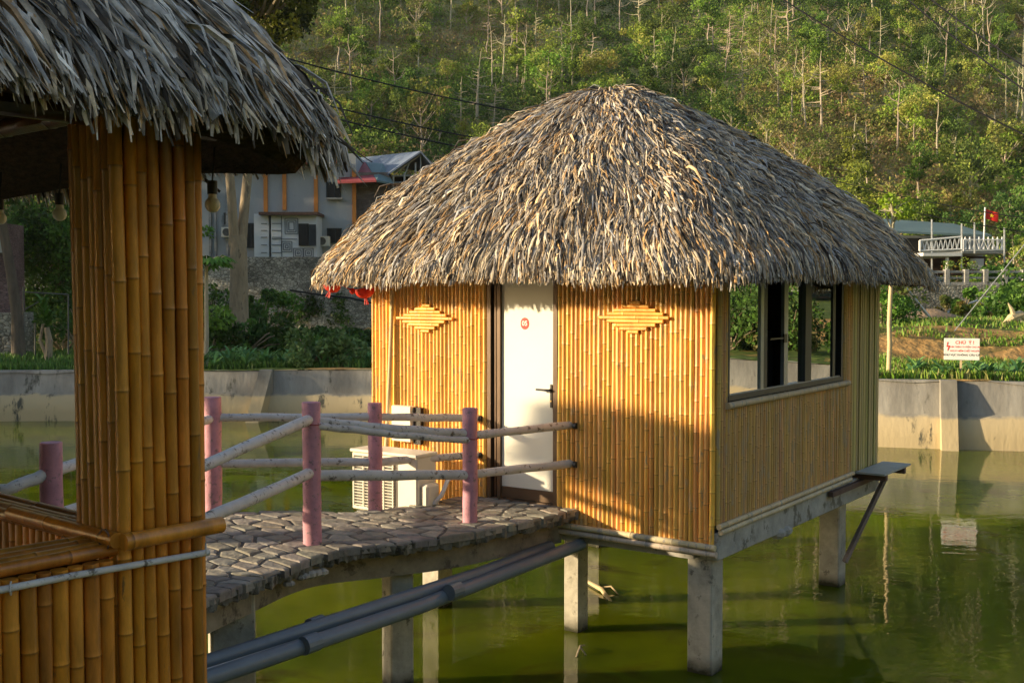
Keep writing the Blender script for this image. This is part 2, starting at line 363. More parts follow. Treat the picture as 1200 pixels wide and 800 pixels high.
# ------------------------------------------------------------------ light, sky, camera
ELEV = R(12.7)
HL = Vector((.9945, .1045, 0)).normalized()
D = Vector((HL.x*math.cos(ELEV), HL.y*math.cos(ELEV), -math.sin(ELEV)))
sl = bpy.data.lights.new('sun', 'SUN'); sl.energy = 5.0; sl.angle = R(1.0); sl.color = (1, .79, .50)
so = bpy.data.objects.new('sun', sl); COL.objects.link(so); so.rotation_euler = D.to_track_quat('-Z', 'Y').to_euler(); so.location = (-30, 5, 40)
w = bpy.data.worlds.new('World'); sc.world = w; w.use_nodes = True
wn = w.node_tree; sky = wn.nodes.new('ShaderNodeTexSky'); sky.sky_type = 'NISHITA'; sky.sun_disc = False
sky.sun_elevation = ELEV; sky.sun_rotation = math.atan2(-HL.x, -HL.y) % (2*math.pi)
wn.links.new(sky.outputs[0], wn.nodes['Background'].inputs[0]); wn.nodes['Background'].inputs[1].default_value = .13
cam = bpy.data.cameras.new('camera'); co = bpy.data.objects.new('camera', cam); COL.objects.link(co)
cam.lens = F/1200*36; cam.sensor_width = 36; cam.clip_end = 2000; cam.clip_start = .05
co.location = (0, 0, CZ); co.rotation_euler = (R(90)-PITCH, 0, 0); sc.camera = co
sc.view_settings.view_transform = 'Standard'; sc.view_settings.look = 'None'; sc.view_settings.exposure = 0.84
sc.cycles.max_bounces = 8; sc.cycles.transparent_max_bounces = 12
sc.cycles.sample_clamp_indirect = 6

# ------------------------------------------------------------------ the setting
PATH = [(-13, 28.4), (-3.7, 28.3), (2, 26.0), (7.6, 23.5), (10.4, 22.9), (17, 21.7), (23, 19.5), (28, 14), (31, 5), (31, -12), (24, -32), (5, -44), (-14, -40),
        (-25, -25), (-28, -5), (-28, 10), (-25.5, 19), (-21, 25), (-17, 27.4)]
def resample(path, step, closed=True):
    out = []; n = len(path)
    for i in range(n if closed else n-1):
        a = np.array(path[i]); b = np.array(path[(i+1) % n]); k = max(1, int(np.linalg.norm(b-a)/step))
        for j in range(k): out.append(a+(b-a)*j/k)
    if not closed: out.append(np.array(path[-1]))
    return np.array(out)
def smooth_closed(P, it):
    for _ in range(it): P = (np.roll(P, 1, 0)+2*P+np.roll(P, -1, 0))/4
    return P
PW = smooth_closed(resample(PATH, .6), 6)
def sstep(a, b, x): t = np.clip((x-a)/(b-a), 0, 1); return t*t*(3-2*t)
def lerp_step(a, b, x): return np.clip((x-a)/(b-a), 0, 1)
def wall_top(x): return 1.15+.13*np.clip((np.asarray(x)+4)/12, 0, 1)
def gh(x, y):
    x = np.asarray(x, float); y = np.asarray(y, float)
    h = wall_top(x)-.05+0*y
    right = sstep(3.5, 6.5, x)
    edge = 28.3+.9*(vnoise(x, x*0, 2.1)-.5)
    bank = lerp_step(edge, edge+1.7+vnoise(x, y*0+9, 3.3), y)*(.88+.12*vnoise(x, y, 5))
    h = h+right*bank*.95*(y > 20)-right*.35*lerp_step(38, 58, y)
    h = h+(vnoise(x, y, .9)-.5)*.10*(1+right)+(vnoise(x, y, 4)-.5)*.15
    back = (y > 20)
    terr_l = 4.9-1.2
    h = h+back*(1-sstep(2, 6, x))*terr_l*lerp_step(55.2, 55.8, y)
    h = h+back*sstep(2, 6, x)*1.7*lerp_step(60.3, 60.9, y)
    return h
cen = np.array([0., 6.])
fac = [1.0, 1.02, 1.05, 1.09, 1.13, 1.17, 1.21, 1.25, 1.29, 1.33, 1.38, 1.44, 1.5, 1.6, 1.7, 1.85, 2.0, 2.2, 2.27, 2.4, 2.6, 3, 3.6, 5, 8, 11]
ny = len(PW); V = []
for s in fac:
    P = cen+(PW-cen)*s
    # keep the band behind the north wall finely stepped
    z = gh(P[:, 0], P[:, 1]); V.append(np.column_stack([P, z]))
V = np.concatenate(V); nf = len(fac)
Q = [(i*ny+j, i*ny+(j+1) % ny, (i+1)*ny+(j+1) % ny, (i+1)*ny+j) for i in range(nf-1) for j in range(ny)]
g = np_mesh('ground', V, Q, M['ground']); tag(g, kind='structure')

mb = MB(); mb.add([(-60, -60, 0), (60, -60, 0), (60, 40, 0), (-60, 40, 0)], [(0, 1, 2, 3)])
# water: polygon following the pond wall
n = len(PW); P = cen+(PW-cen)*1.003
mb = MB(); mb.poly_prism([(p[0], p[1]) for p in (P if ((P[:, 0]*np.roll(P[:, 1], -1)-np.roll(P[:, 0], -1)*P[:, 1]).sum() > 0) else P[::-1])], -2.2, 0)
wt = mb.build('pond_water', M['water']); tag(wt, kind='structure'); wt.location.z = -.11

# hillside
hx = np.arange(-190, 200, 3.0); hy = np.concatenate([np.arange(66, 200, 3.0), np.arange(200, 300, 8.0)])
def hz(x, y):
    x = np.asarray(x, float); y = np.asarray(y, float)
    t = np.clip(y-72-6*np.sin(x/31.)-.0*x, 0, None)
    z = 3.5+t*.50+np.clip(t-60, 0, None)*.14
    amp = np.clip(t/20, 0, 1)
    z = z+amp*((vnoise(x, y, 34)-.5)*5+(vnoise(x+50, y, 13)-.5)*3+(vnoise(x, y+30, 5)-.5)*1.6)
    return z
X, Y = np.meshgrid(hx, hy); V = np.column_stack([X.ravel(), Y.ravel(), hz(X.ravel(), Y.ravel())])
nx = len(hx); Q = [(j*nx+i, j*nx+i+1, (j+1)*nx+i+1, (j+1)*nx+i) for j in range(len(hy)-1) for i in range(nx-1)]
h_ = np_mesh('hillside', V, Q, M['hill'], smooth=True); tag(h_, kind='structure')

# ------------------------------------------------------------------ foliage helper
def leaves(cent, rad, npc, size, pal, jit=.25, shell=.5, asp=.55, up=.0, rng=RNG, cpal=None, flat=1.0):
    """leaf quads round clump centres. cent (n,3), rad (n,), pal (k,3) colours; cpal: palette index per clump"""
    cent = np.asarray(cent, float); n = len(cent); rad = np.broadcast_to(np.asarray(rad, float), (n,))
    k = n*npc
    c = np.repeat(cent, npc, 0); r = np.repeat(rad, npc)
    d = rng.normal(size=(k, 3)); d /= np.linalg.norm(d, axis=1)[:, None]
    rr = r*(shell+(1-shell)*rng.random(k)**.6)
    p = c+d*rr[:, None]*np.array([1, 1, flat])
    a = rng.normal(size=(k, 3))+d*.6; a[:, 2] -= .25; a /= np.linalg.norm(a, axis=1)[:, None]
    b = np.cross(a, rng.normal(size=(k, 3))+np.array([0, 0, up])); b /= np.linalg.norm(b, axis=1)[:, None]+1e-9
    s = size*(.6+.8*rng.random(k)); a = a*s[:, None]; b = b*(s*asp)[:, None]
    V = np.empty((k, 4, 3)); V[:, 0] = p-a*.5; V[:, 1] = p+b*.5; V[:, 2] = p+a*.5; V[:, 3] = p-b*.5
    pal = np.asarray(pal, float)
    if cpal is None: ci = np.repeat(rng.integers(0, len(pal), n), npc)
    else: ci = np.repeat(np.asarray(cpal), npc)
    swap = rng.random(k) < .15; ci = np.where(swap, rng.integers(0, len(pal), k), ci)
    col = pal[ci]*(1-jit+2*jit*rng.random(k))[:, None]
    Q = np.arange(k*4).reshape(k, 4)
    return V.reshape(-1, 3), Q, np.repeat(col, 4, 0)

G_BR = (.26, .40, .06); G_MID = (.19, .29, .06); G_OL = (.33, .33, .11); G_DK = (.10, .17, .045); G_BN = (.44, .32, .16); G_YL = (.42, .45, .11)
# undergrowth on the hill: bushes nobody could count
def undergrowth():
    n = 23000
    y = 74+(RNG.random(n)**1.15)*110
    x = (RNG.random(n)-.5)*2*(.52*y+6)
    z = hz(x, y)
    rad = .5+1.3*RNG.random(n)**1.6
    a = vnoise(x, y, 16); b = vnoise(x+99, y+40, 7); c = RNG.random(n)
    s = a*.6+b*.3+c*.35-.12
    idx = np.where(s < .30, 3, np.where(s < .44, 1, np.where(s < .60, 0, np.where(s < .72, 2, np.where(s < .80, 5, 4)))))
    idx = np.where((y < 92) & (c > .55), 4, idx)
    pal = [G_BR, G_MID, G_OL, G_DK, G_BN, G_YL]
    V, Q, C = leaves(np.column_stack([x, y, z+rad*.35]), rad, 52, .29, pal, cpal=idx, flat=.8)
    o = np_mesh('undergrowth', V, Q, M['leaf_under'], col=C); tag(o, 'low green and brown scrub covering the steep hillside', 'undergrowth', kind='stuff')
undergrowth()

# ---- leafy hill trees
def trunk_mesh(mb, h, r, lean=0, nb=5, top=.85, seg=6, spread=1.2, rng=random, col=(1, 1, 1)):
    pts = [Vector((lean*(i/6)**1.5+(rng.random()-.5)*.12*(i > 0), (rng.random()-.5)*.15*(i > 0), h*top*i/6)) for i in range(7)]
    mb.tube(pts, [r*(1-.75*i/6) for i in range(7)], seg, col)
    tips = []
    for k in range(nb):
        i = 2+int(rng.random()*4); p = pts[i]; an = rng.random()*6.28; L_ = spread*(.5+.6*rng.random())
        q = p+Vector((math.cos(an)*L_*.5, math.sin(an)*L_*.5, L_*.5)); e = q+Vector((math.cos(an)*L_*.4, math.sin(an)*L_*.4, L_*.5))
        mb.tube([p, q, e], [r*.35, r*.25, r*.1], 5, col); tips.append(e)
    tips.append(pts[-1]); return tips
hill_trees = []
KINDS = [('round', (G_BR, G_YL, G_MID)), ('airy', (G_OL, (.20, .20, .09), G_MID)), ('tall', (G_MID, G_DK, G_BR)), ('yellow', (G_YL, G_OL, G_BR)), ('dark', (G_DK, G_MID, G_DK))]
LEAFLAB = {'round': 'bright green leafy tree', 'airy': 'grey-green airy tree with thin leaf clusters', 'tall': 'slender mid-green tree', 'yellow': 'yellowish green bushy tree', 'dark': 'dark green dense tree'}
protos = []
rr = random.Random(3)
for kind, pal in KINDS:
    for v in range(2):
        root = empty('hill_tree', (0, 0, 0))
        h = {'round': 4.2, 'airy': 6.0, 'tall': 7.0, 'yellow': 4.0, 'dark': 5.0}[kind]*(1 if v == 0 else .85)
        sp = {'round': 1.6, 'airy': 1.9, 'tall': 1.0, 'yellow': 1.5, 'dark': 1.5}[kind]
        mb = MB(); tips = trunk_mesh(mb, h, .11, lean=rr.uniform(-.4, .4), nb=9, spread=sp, rng=rr)
        mb.build('trunk', M['bark_pale'], root)
        cen_ = []; 
        for t in tips:
            for q in range(3): cen_.append(t+Vector((rr.uniform(-1, 1)*sp*.5, rr.uniform(-1, 1)*sp*.5, rr.uniform(-.5, .8)*sp*.5)))
        V, Q, C = leaves(cen_, [rr.uniform(.35, .8) for _ in cen_], 46 if kind == 'airy' else 70, .22, pal, jit=.3, flat=.75)
        np_mesh('crown', V, Q, M['leaf_hill'], root, col=C)
        protos.append((kind, root, list(root.children), h))
def zone(x, y, z):
    px = 600+F*x/y; py = HZ-F*(z-CZ)/y
    hor = 'above the grey house' if px < 560 else ('above the hut roof' if px < 900 else ('above the red flag'))
    ver = 'high' if py < 75 else ('halfway' if py < 160 else 'low')
    ver += ' on the slope'
    return hor, ver
def copy_thing(root, kids, loc, rz, s):
    r = root.copy(); COL.objects.link(r); r.location = loc; r.rotation_euler = (0, 0, rz); r.scale = (s, s, s)
    for k in kids:
        c = k.copy(); COL.objects.link(c); c.parent = r
    return r
placed = []
cnt = 0; used_proto = set(); tries = 0
while cnt < 185 and tries < 6000:
    tries += 1
    y = 78+rr.random()**1.1*95; px = rr.uniform(235, 1225) if cnt > 10 else rr.uniform(380, 1200)
    x = (px-600)/F*y; z = float(hz(x, y)); py = HZ-F*(z-CZ)/y
    if py < -35: continue
    # hidden behind the hut roof
    rl = 100+abs(px-745)*.62
    if 360 < px < 1090 and py > rl+35: continue
    if any((x-a)**2+(y-b)**2 < 7 for a, b in placed): continue
    placed.append((x, y))
    i = rr.randrange(len(protos)); kind, root, kids, h = protos[i]
    hor, ver = zone(x, y, z)
    s = rr.uniform(.7, 1.25)
    if i not in used_proto:
        used_proto.add(i); o = root; o.location = (x, y, z-.2); o.rotation_euler = (0, 0, rr.random()*6.28); o.scale = (s, s, s)
    else:
        o = copy_thing(root, kids, (x, y, z-.2), rr.random()*6.28, s)
    tag(o, f"{LEAFLAB[kind]} {ver} {hor}", 'tree', f"{LEAFLAB[kind]}s {ver} {hor}")
    cnt += 1
# ---- bare trunks
bare = []
for v in range(6):
    mb = MB(); h = [9, 8, 7.5, 10, 6, 8.5][v]
    pts = [Vector(((rr.random()-.5)*.2*(i > 0)+.2*math.sin(v+i/3), (rr.random()-.5)*.2*(i > 0), h*i/8)) for i in range(9)]
    mb.tube(pts, [.135*(1-.8*i/8) for i in range(9)], 6)
    nb = [14, 5, 22, 9, 16, 4][v]
    for k in range(nb):
        f = .35+.6*rr.random() if v != 5 else .6+.38*rr.random(); p = pts[0].lerp(pts[-1], f); p = pts[min(8, int(f*8))].lerp(pts[min(8, int(f*8)+1)], f*8-int(f*8))
        an = rr.random()*6.28; L_ = (1.9*(1.15-f))+.5; dz = rr.uniform(.0, .35) if v in (0, 2, 4) else rr.uniform(.5, 1.2)
        e1 = p+Vector((math.cos(an)*L_*.55, math.sin(an)*L_*.55, dz*L_*.3)); e2 = p+Vector((math.cos(an+.2)*L_, math.sin(an+.2)*L_, dz*L_))
        mb.tube([p, e1, e2], [.045, .032, .012], 4)
    o = mb.build('bare_tree', M['bark_pale']); bare.append(o)
BL = ['bare pale tree with many level side branches', 'bare pale trunk with a few upswept branches', 'pale dead conifer with whorls of level twigs', 'tall bare pale trunk with sparse raised limbs', 'short bare grey tree thick with level twigs', 'straight bare pole-like trunk with only top twigs']
bspots = [(430,95),(410,120),(700,40),(722,45),(748,52),(765,118),(835,60),(788,115),(855,75),(898,75),(905,100),(930,150),(945,158),(965,165),(1012,130),(1043,143),(1055,188),(1083,143),(1100,100),(1140,95),(1157,102),(1172,143),(1190,90),(1200,60),(1150,22),(1075,10),(930,40),(918,60),(962,52),(1000,235),(1016,235),(640,140),(655,100),(668,70),(690,95),(560,155),(575,162),(540,165),(470,150),(505,165),(490,60),(450,60),(405,40),(612,120),(600,80),(1128,60),(1185,150),(1025,90),(985,90),(870,130),(885,20),(820,25),(530,40),(390,150)]
ub = set()
for k in range(72):
    if k < len(bspots):
        px, pyb = bspots[k]; px += rr.uniform(-4, 4)
    else:
        px, pyb = rr.uniform(380, 1200), rr.uniform(5, 200)
        if pyb > 80+abs(px-745)*.6: continue
    # find slope point with that base pixel
    best = None
    for y in np.arange(80, 185, .75):
        x = (px-600)/F*y; z = float(hz(x, y)); py = HZ-F*(z-CZ)/y
        if best is None or abs(py-pyb) < best[0]: best = (abs(py-pyb), x, y, z)
    _, x, y, z = best
    v = rr.randrange(6); s = rr.uniform(.7, 1.0)*(y/120)**.5
    if v not in ub: ub.add(v); o = bare[v]
    else: o = bare[v].copy(); COL.objects.link(o)
    o.location = (x, y, z-.3); o.rotation_euler = (rr.uniform(-.05, .05), rr.uniform(-.05, .05), rr.random()*6.28); o.scale = (s, s, s)
    hor, ver = zone(x, y, z)
    tag(o, f"{BL[v]} {ver} {hor}", 'bare tree', f"{BL[v]}s {ver} {hor}")
for i, (kind, root, kids, h) in enumerate(protos):
    if i not in used_proto:
        for k in kids: bpy.data.objects.remove(k)
        bpy.data.objects.remove(root)
for v in range(6):
    if v not in ub: bpy.data.objects.remove(bare[v])

# ------------------------------------------------------------------ bamboo
def culm(mb, p0, p1, r, col=(1, 1, 1), seg=7, gap=(.26, .42), wob=.004, rng=random, a0=None, dark=.42):
    p0 = Vector(p0); p1 = Vector(p1); L_ = (p1-p0).length; d = (p1-p0)/L_
    s = rng.uniform(0, gap[1])*.8; pts = [p0]; rad = [r]; cc = [col]
    side = Vector((rng.uniform(-1, 1), rng.uniform(-1, 1), rng.uniform(-1, 1))); side -= d*side.dot(d)
    dk = tuple(c*dark for c in col); md = tuple(c*(.5+.5*dark) for c in col); lt = tuple(min(1.6, c*1.15) for c in col)
    while s < L_-.02:
        if s > .02:
            o = side*wob*math.sin(s*3)
            for ds, k, c in ((-.010, 1.0, col), (-.004, 1.05, md), (.000, 1.08, dk), (.004, 1.05, lt), (.022, 1., col)):
                if 0 < s+ds < L_: pts.append(p0+d*(s+ds)+o); rad.append(r*k); cc.append(c)
        s += rng.uniform(*gap)
    pts.append(p1); rad.append(r); cc.append(col)
    mb.tube(pts, rad, seg, cc)
def bcol(rng=random, lo=.72, hi=1.18):
    k = rng.uniform(lo, hi); return (k*rng.uniform(.94, 1.06), k*rng.uniform(.88, 1.06), k*rng.uniform(.7, 1.15))

# ------------------------------------------------------------------ thatch roof
def thatch_roof(parent, name, centre, ax, ay, ha, hb, nexp, z0, H, n_blades, blen, bwid, pal, seed, c0=.14, pw=.8, fringe=.16, under=.13, weights=None, droop=1., sag=0., rough=1., ov=.45, tilt=0., skew=(0, 0)):
    rng = np.random.default_rng(seed)
    ax = np.array(ax[:2]); ay = np.array(ay[:2]); c = np.array(centre[:2])
    def Rr(th): return (np.abs(np.cos(th)/ha)**nexp+np.abs(np.sin(th)/hb)**nexp)**(-1/nexp)
    n0 = math.sqrt(1+c0*c0)-c0
    def S(th, f, lift=0., wavy=1.):
        u = 1-f
        fp = 1-(np.sqrt(u*u+c0*c0)-c0)/n0
        z = z0+H*np.clip(fp, 0, 1)**pw+lift
        r = Rr(th)*u
        z = z+wavy*(.05*np.sin(th*7+f*5)*u+.035*np.sin(th*17+f*11)*u)
        xe = np.abs(Rr(th)*np.cos(th)); ye = np.abs(Rr(th)*np.sin(th)); z = z-sag*np.clip(1.15-np.hypot(ha-xe, hb-ye)/1.5, 0, 1)**1.5*np.clip(u, 0, 1.02)**3
        x = r*np.cos(th); y = r*np.sin(th); z = z-tilt*(y+hb)
        P = np.empty(th.shape+(3,)); P[..., 0] = c[0]+ax[0]*x+ay[0]*y+skew[0]*(1-u); P[..., 1] = c[1]+ax[1]*x+ay[1]*y; P[..., 2] = z
        return P
    # base shell (outer, underside) as one closed body
    nt, nr = 96, 14
    th = np.linspace(0, 2*np.pi, nt, endpoint=False)
    rows = []
    for f in np.linspace(.999, 0.0, nr): rows.append(S(th, np.full(nt, f), -.03))
    for f in np.linspace(0.02, .999, nr): rows.append(S(th, np.full(nt, f), -under-.02, 0))
    V = np.concatenate(rows); k = len(rows)
    Q = [(i*nt+j, i*nt+(j+1) % nt, (i+1)*nt+(j+1) % nt, (i+1)*nt+j) for i in range(k-1) for j in range(nt)]
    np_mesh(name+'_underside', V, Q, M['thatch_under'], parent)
    # blades
    N = n_blades
    # equal-area sampling on the rectangle plan
    th = rng.random(N*2)*2*np.pi; w_ = Rr(th)**2; keep = rng.random(N*2) < w_/w_.max(); th = th[keep][:N]
    N = len(th)
    f = 1-np.sqrt(rng.random(N)); 
    nfr = int(N*.16); f[:nfr] = rng.random(nfr)*.05           # a thick edge
    f = np.clip(f, 0, .985)
    L_ = blen*(.55+.9*rng.random(N)); W_ = bwid*(.3+1.15*rng.random(N)**2)
    e = 1e-3
    p = S(th, f); down = S(th, np.clip(f-e, -1, 1))-S(th, f)
    # near the eave the next point runs on past the edge
    down /= np.linalg.norm(down, axis=1)[:, None]+1e-9
    side = S(th+e, f)-S(th-e, f); side /= np.linalg.norm(side, axis=1)[:, None]+1e-9
    nor = np.cross(down, side); nor *= np.sign(nor[:, 2])[:, None]; 
    clump = (vnoise(p[:, 0]*9+50, p[:, 1]*9+p[:, 2]*9, 3.2)-.5)*.8
    yaw = rng.normal(size=N)*.20*rough+clump*.45
    dirv = down*np.cos(yaw)[:, None]+side*np.sin(yaw)[:, None]
    sd = np.cross(nor, dirv)
    roll = rng.normal(size=N)*.6*rough
    sd2 = sd*np.cos(roll)[:, None]+nor*np.sin(roll)[:, None]
    nn2 = nor*np.cos(roll)[:, None]-sd*np.sin(roll)[:, None]
    lift0 = rng.random(N)**1.5*.055; curl = (rng.random(N)**2)*.06*rough+.006
    stray = rng.random(N) < .02; curl[stray] += .10*rng.random(stray.sum())
    over = np.clip((.055-f)/.055, 0, 1)
    zmin = np.minimum(z0, p[:, 2]+.02)-fringe*(.1+1.15*rng.random(N)**.8)
    drop = L_*(-dirv[:, 2]+.05*droop+ov*over)
    L_ = L_*np.clip((p[:, 2]-zmin)/np.maximum(drop, .02), .25, 1)
    K = 4; NW = 3
    V = np.empty((N, K, NW, 3)); bend = rng.normal(size=N)*.04*rough; tipw = .12+.55*rng.random(N)**2; fold = (.12+.5*rng.random(N))*W_
    for i in range(K):
        t = i/(K-1)
        q = p+dirv*(L_*t)[:, None]+nor*(lift0+curl*math.sin(math.pi*t*.75))[:, None]+sd*(bend*L_*t*t*2)[:, None]
        q[:, 2] -= L_*t*t*(.05*droop+ov*over)
        wd = W_*([.7, 1, .85][i] if i < 3 else tipw)
        V[:, i, 0] = q-sd2*wd[:, None]*.5; V[:, i, 1] = q+nn2*(fold*[.7, 1, .8, .2][i])[:, None]; V[:, i, 2] = q+sd2*wd[:, None]*.5
    pal = np.array(pal); wt_ = np.array(weights)/sum(weights)
    m_ = vnoise(p[:, 0]*3+7, p[:, 1]*3+p[:, 2]*2, 1.3)
    ci = rng.choice(len(pal), N, p=wt_)
    col = pal[ci]*(.55+.85*rng.random(N))[:, None]*(.85+.3*m_)[:, None]
    C = np.repeat(col[:, None, :], K*NW, 1)*np.repeat(np.array([.85, 1, 1.02, 1.06]), NW)[None, :, None]
    base = np.arange(N)*K*NW
    qs = []
    for i in range(K-1):
        for j in range(NW-1): qs.append(np.stack([base+i*NW+j, base+i*NW+j+1, base+(i+1)*NW+j+1, base+(i+1)*NW+j], 1))
    np_mesh(name, V.reshape(-1, 3), np.concatenate(qs), M['thatch'], parent, col=C.reshape(-1, 3))
    return S

# ------------------------------------------------------------------ THE HUT
dl = Vector((-.815, .579, 0)).normalized(); dr = Vector((-dl.y*-1, 0, 0)); dr = Vector((.581, .814, 0)).normalized()
nf_ = -dr; nr_ = -dl            # outward normals of the front and the window wall
C0 = Vector((1.67, 9.2, 0))
WL, WR = 3.77, 4.2
def HW(t, n, z): return C0+dl*t+nf_*n+Vector((0, 0, z))       # front wall frame
def HR(t, n, z): return C0+dr*t+nr_*n+Vector((0, 0, z))       # window wall frame
def tL(px): r = (px-600)/F; return (C0.x-r*C0.y)/(.815+.579*r)
def tR(px): r = (px-600)/F; return (C0.x-r*C0.y)/(.814*r-.581)
hc = C0+dl*WL/2+dr*WR/2
hut = empty('bamboo_hut', (hc.x, hc.y, 0), 'square bamboo hut on concrete stilts with thatched roof, white door and sliding window', 'hut')
ZT = 3.38
rb = random.Random(5)
T_door0, T_door1 = tL(656), tL(573)
# front wall
mb = MB(); wcul = .0465; k = int(WL/wcul)
for i in range(k):
    t = (i+.5)*WL/k
    if T_door0-.01 < t < T_door1+.01: continue
    culm(mb, HW(t, .012+rb.uniform(0, .006), .985+rb.uniform(-.005, .005)), HW(t, .012, ZT), wcul*.5*rb.uniform(.94, 1.04), bcol(rb), rng=rb, gap=(.25, .46))
mb.build('front_wall', M['bamboo'], hut, smooth=True)
mb = MB()
def slab(mb, fr, t0, t1, n0, n1, z0, z1, col=(1, 1, 1), bevel=0):
    a = fr((t0+t1)/2, (n0+n1)/2, (z0+z1)/2); u = (fr(1, 0, 0)-fr(0, 0, 0)); v = (fr(0, 1, 0)-fr(0, 0, 0))
    mb.box(a, (abs(t1-t0), abs(n1-n0), abs(z1-z0)), ax=(u, v, Vector((0, 0, 1))), col=col, bevel=bevel)
slab(mb, HW, 0.05, T_door0, -.06, -.012, 1.0, ZT); slab(mb, HW, T_door1, WL-.05, -.06, -.012, 1.0, ZT); slab(mb, HW, T_door0+.001, T_door1-.001, -.06, -.012, 3.27, ZT)
mb.build('inner_lining', M['backing'], hut)
# window wall
TW0, TW1, TP = .17, tR(985), tR(997)
ZS, ZW = 2.175, 3.27
mb = MB(); wc = .044; k = int(TP/wc)
for i in range(k):
    t = (i+.5)*TP/k
    top = ZT if (t < TW0 or t > TW1+.03) else ZS-.02
    culm(mb, HR(t, .010+rb.uniform(0, .006), 1.16), HR(t, .010, top), wc*.5*rb.uniform(.92, 1.04), bcol(rb, .8, 1.1), rng=rb, gap=(.18, .4), dark=.6)
    if top < 3: culm(mb, HR(t, .010, ZW+.01), HR(t, .010, ZT), wc*.5, bcol(rb), rng=rb)
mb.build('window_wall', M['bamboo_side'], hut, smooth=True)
mb = MB()
slab(mb, HR, .05, TP, -.06, -.012, 1.16, ZS-.03); slab(mb, HR, .05, TW0-.01, -.06, -.012, ZS-.03, ZT); slab(mb, HR, TW1+.02, TP, -.06, -.012, ZS-.03, ZT); slab(mb, HR, TW0, TW1, -.06, -.012, ZW+.02, ZT)
mb.build('inner_lining', M['backing'], hut)
# corner culms
mb = MB()
# ribbed green panel
mb = MB(); t = TP+.005
while t < WR-.02:
    slab(mb, HR, t, t+.048, -.03, .012+(.010 if rb.random() < .5 else .0), 1.17, ZT, col=bcol(rb, .85, 1.1)); slab(mb, HR, t+.048, t+.062, -.03, -.004, 1.17, ZT, col=(.6, .6, .6)); t += .062
mb.build('ribbed_panel', M['panel_green'], hut)
# other two walls
mb = MB(); B0 = C0+dl*WL+dr*WR
for i in range(int(WR/.07)):
    p = C0+dl*(WL+.012)+dr*(i+.5)*.07; culm(mb, p+Vector((0, 0, 1.0)), p+Vector((0, 0, ZT)), .035, bcol(rb), seg=6, rng=rb)
for i in range(int(WL/.07)):
    p = C0+dr*(WR+.012)+dl*(i+.5)*.07; culm(mb, p+Vector((0, 0, 1.0)), p+Vector((0, 0, ZT)), .035, bcol(rb), seg=6, rng=rb)
mb.build('rear_wall', M['bamboo'], hut, smooth=True)
mb = MB()
slab(mb, HW, .06, WL-.01, -WR+.0, -WR+.05, 1.0, ZT); slab(mb, HR, .06, WR-.06, -WL+.0, -WL+.05, 1.0, ZT)
mb.build('rear_lining', M['backing'], hut)
# floor slab, ring beams, ceiling
mb = MB(); slab(mb, HW, .03, WL-.03, -WR+.03, -.03, 1.03, 1.13); mb.build('floor_slab', M['concrete'], hut)
mb = MB(); slab(mb, HR, -.01, WR-.02, -.20, .035, .87, 1.10, bevel=.01); slab(mb, HR, .2, WR, -WL+.02, -WL+.22, .84, 1.029)
slab(mb, HW, .2, WL-.25, -.22, -.02, .85, 1.028); slab(mb, HW, .2, WL-.25, -WR+.03, -WR+.2, .85, 1.027)
for _ in range(7):
    t = rb.uniform(1.2, 1.6); mb.sphere(HR(t, .01, .87), rb.uniform(.03, .07), 7, 5, sc_=(1.4, 1, .9))
mb.build('ring_beam', M['concrete'], hut)
# trim poles
def pole(fr, t0, t1, n, z0, z1, r, nm='trim_pole', m='bamboo_pale', col=None):
    mb = MB(); culm(mb, fr(t0, n, z0), fr(t1, n, z1), r, col or bcol(rb, .8, 1), seg=9, rng=rb, gap=(.35, .6)); return mb.build(nm, M[m], hut, smooth=True)
pole(HW, -.03, tL(632), .055, .985, 1.005, .027); pole(HW, -.04, tL(634), .050, .930, .948, .026)
pole(HR, -.02, TP+.0, .045, 1.155, 1.175, .024); pole(HR, -.01, TP-.1, .055, 1.108, 1.125, .023)
pole(HR, TW0-.06, TW1+.12, .05, ZS-.035, ZS-.03, .030, 'window_sill')
# stilts
def pillar(cx, cy, sx, sy, z1, rz, parent, nm='pillar', m='pillar'):
    mb = MB(); rr_ = random.Random(int(cx*100)); 
    mb.box((cx, cy, (z1-.9)/2), (sx, sy, z1+.9), rz=rz, bevel=.012)
    return mb.build(nm, M[m], parent)
rzh = math.atan2(dr.y, dr.x)
for (t, n_) in ((.15, .14), (.27, 3.55), (WL-.5, .4), (WL-.4, WR-.5), (1.66, .5)):
    p = C0+dl*t+dr*n_; s = .225 if (t, n_) != (1.66, .5) else .17
    pillar(p.x, p.y, s, s, .87, rzh, hut)
# bracket carrying the plate
def hp(px, py, t): # point in the window wall plane
    return HR(t, 0, at(px, py, HR(t, 0, 0).y).z)
mb = MB(); slab(mb, HR, TP+.12, WR+.12, .03, .34, 1.155, 1.175); mb.build('side_shelf', M['plate'], hut)
mb = MB(); slab(mb, HR, WR-.12, WR-.06, -.05, .34, 1.09, 1.15); slab(mb, HR, TP+.2, TP+.26, -.05, .33, 1.09, 1.15); slab(mb, HR, TP-.75, WR+.05, .05, .10, 1.035, 1.085)
mb.build('shelf_bearer', M['rust'], hut)
mb = MB(); a = at(1037, 560, 12.45); b = at(990, 658, 12.08); mb.box((a+b)/2, (.045, .045, (a-b).length), ax=((b-a).cross(Vector((0, 0, 1))).normalized(), (b-a).cross((b-a).cross(Vector((0, 0, 1)))).normalized(), (a-b).normalized())); mb.build('diagonal_strut', M['strut'], hut)
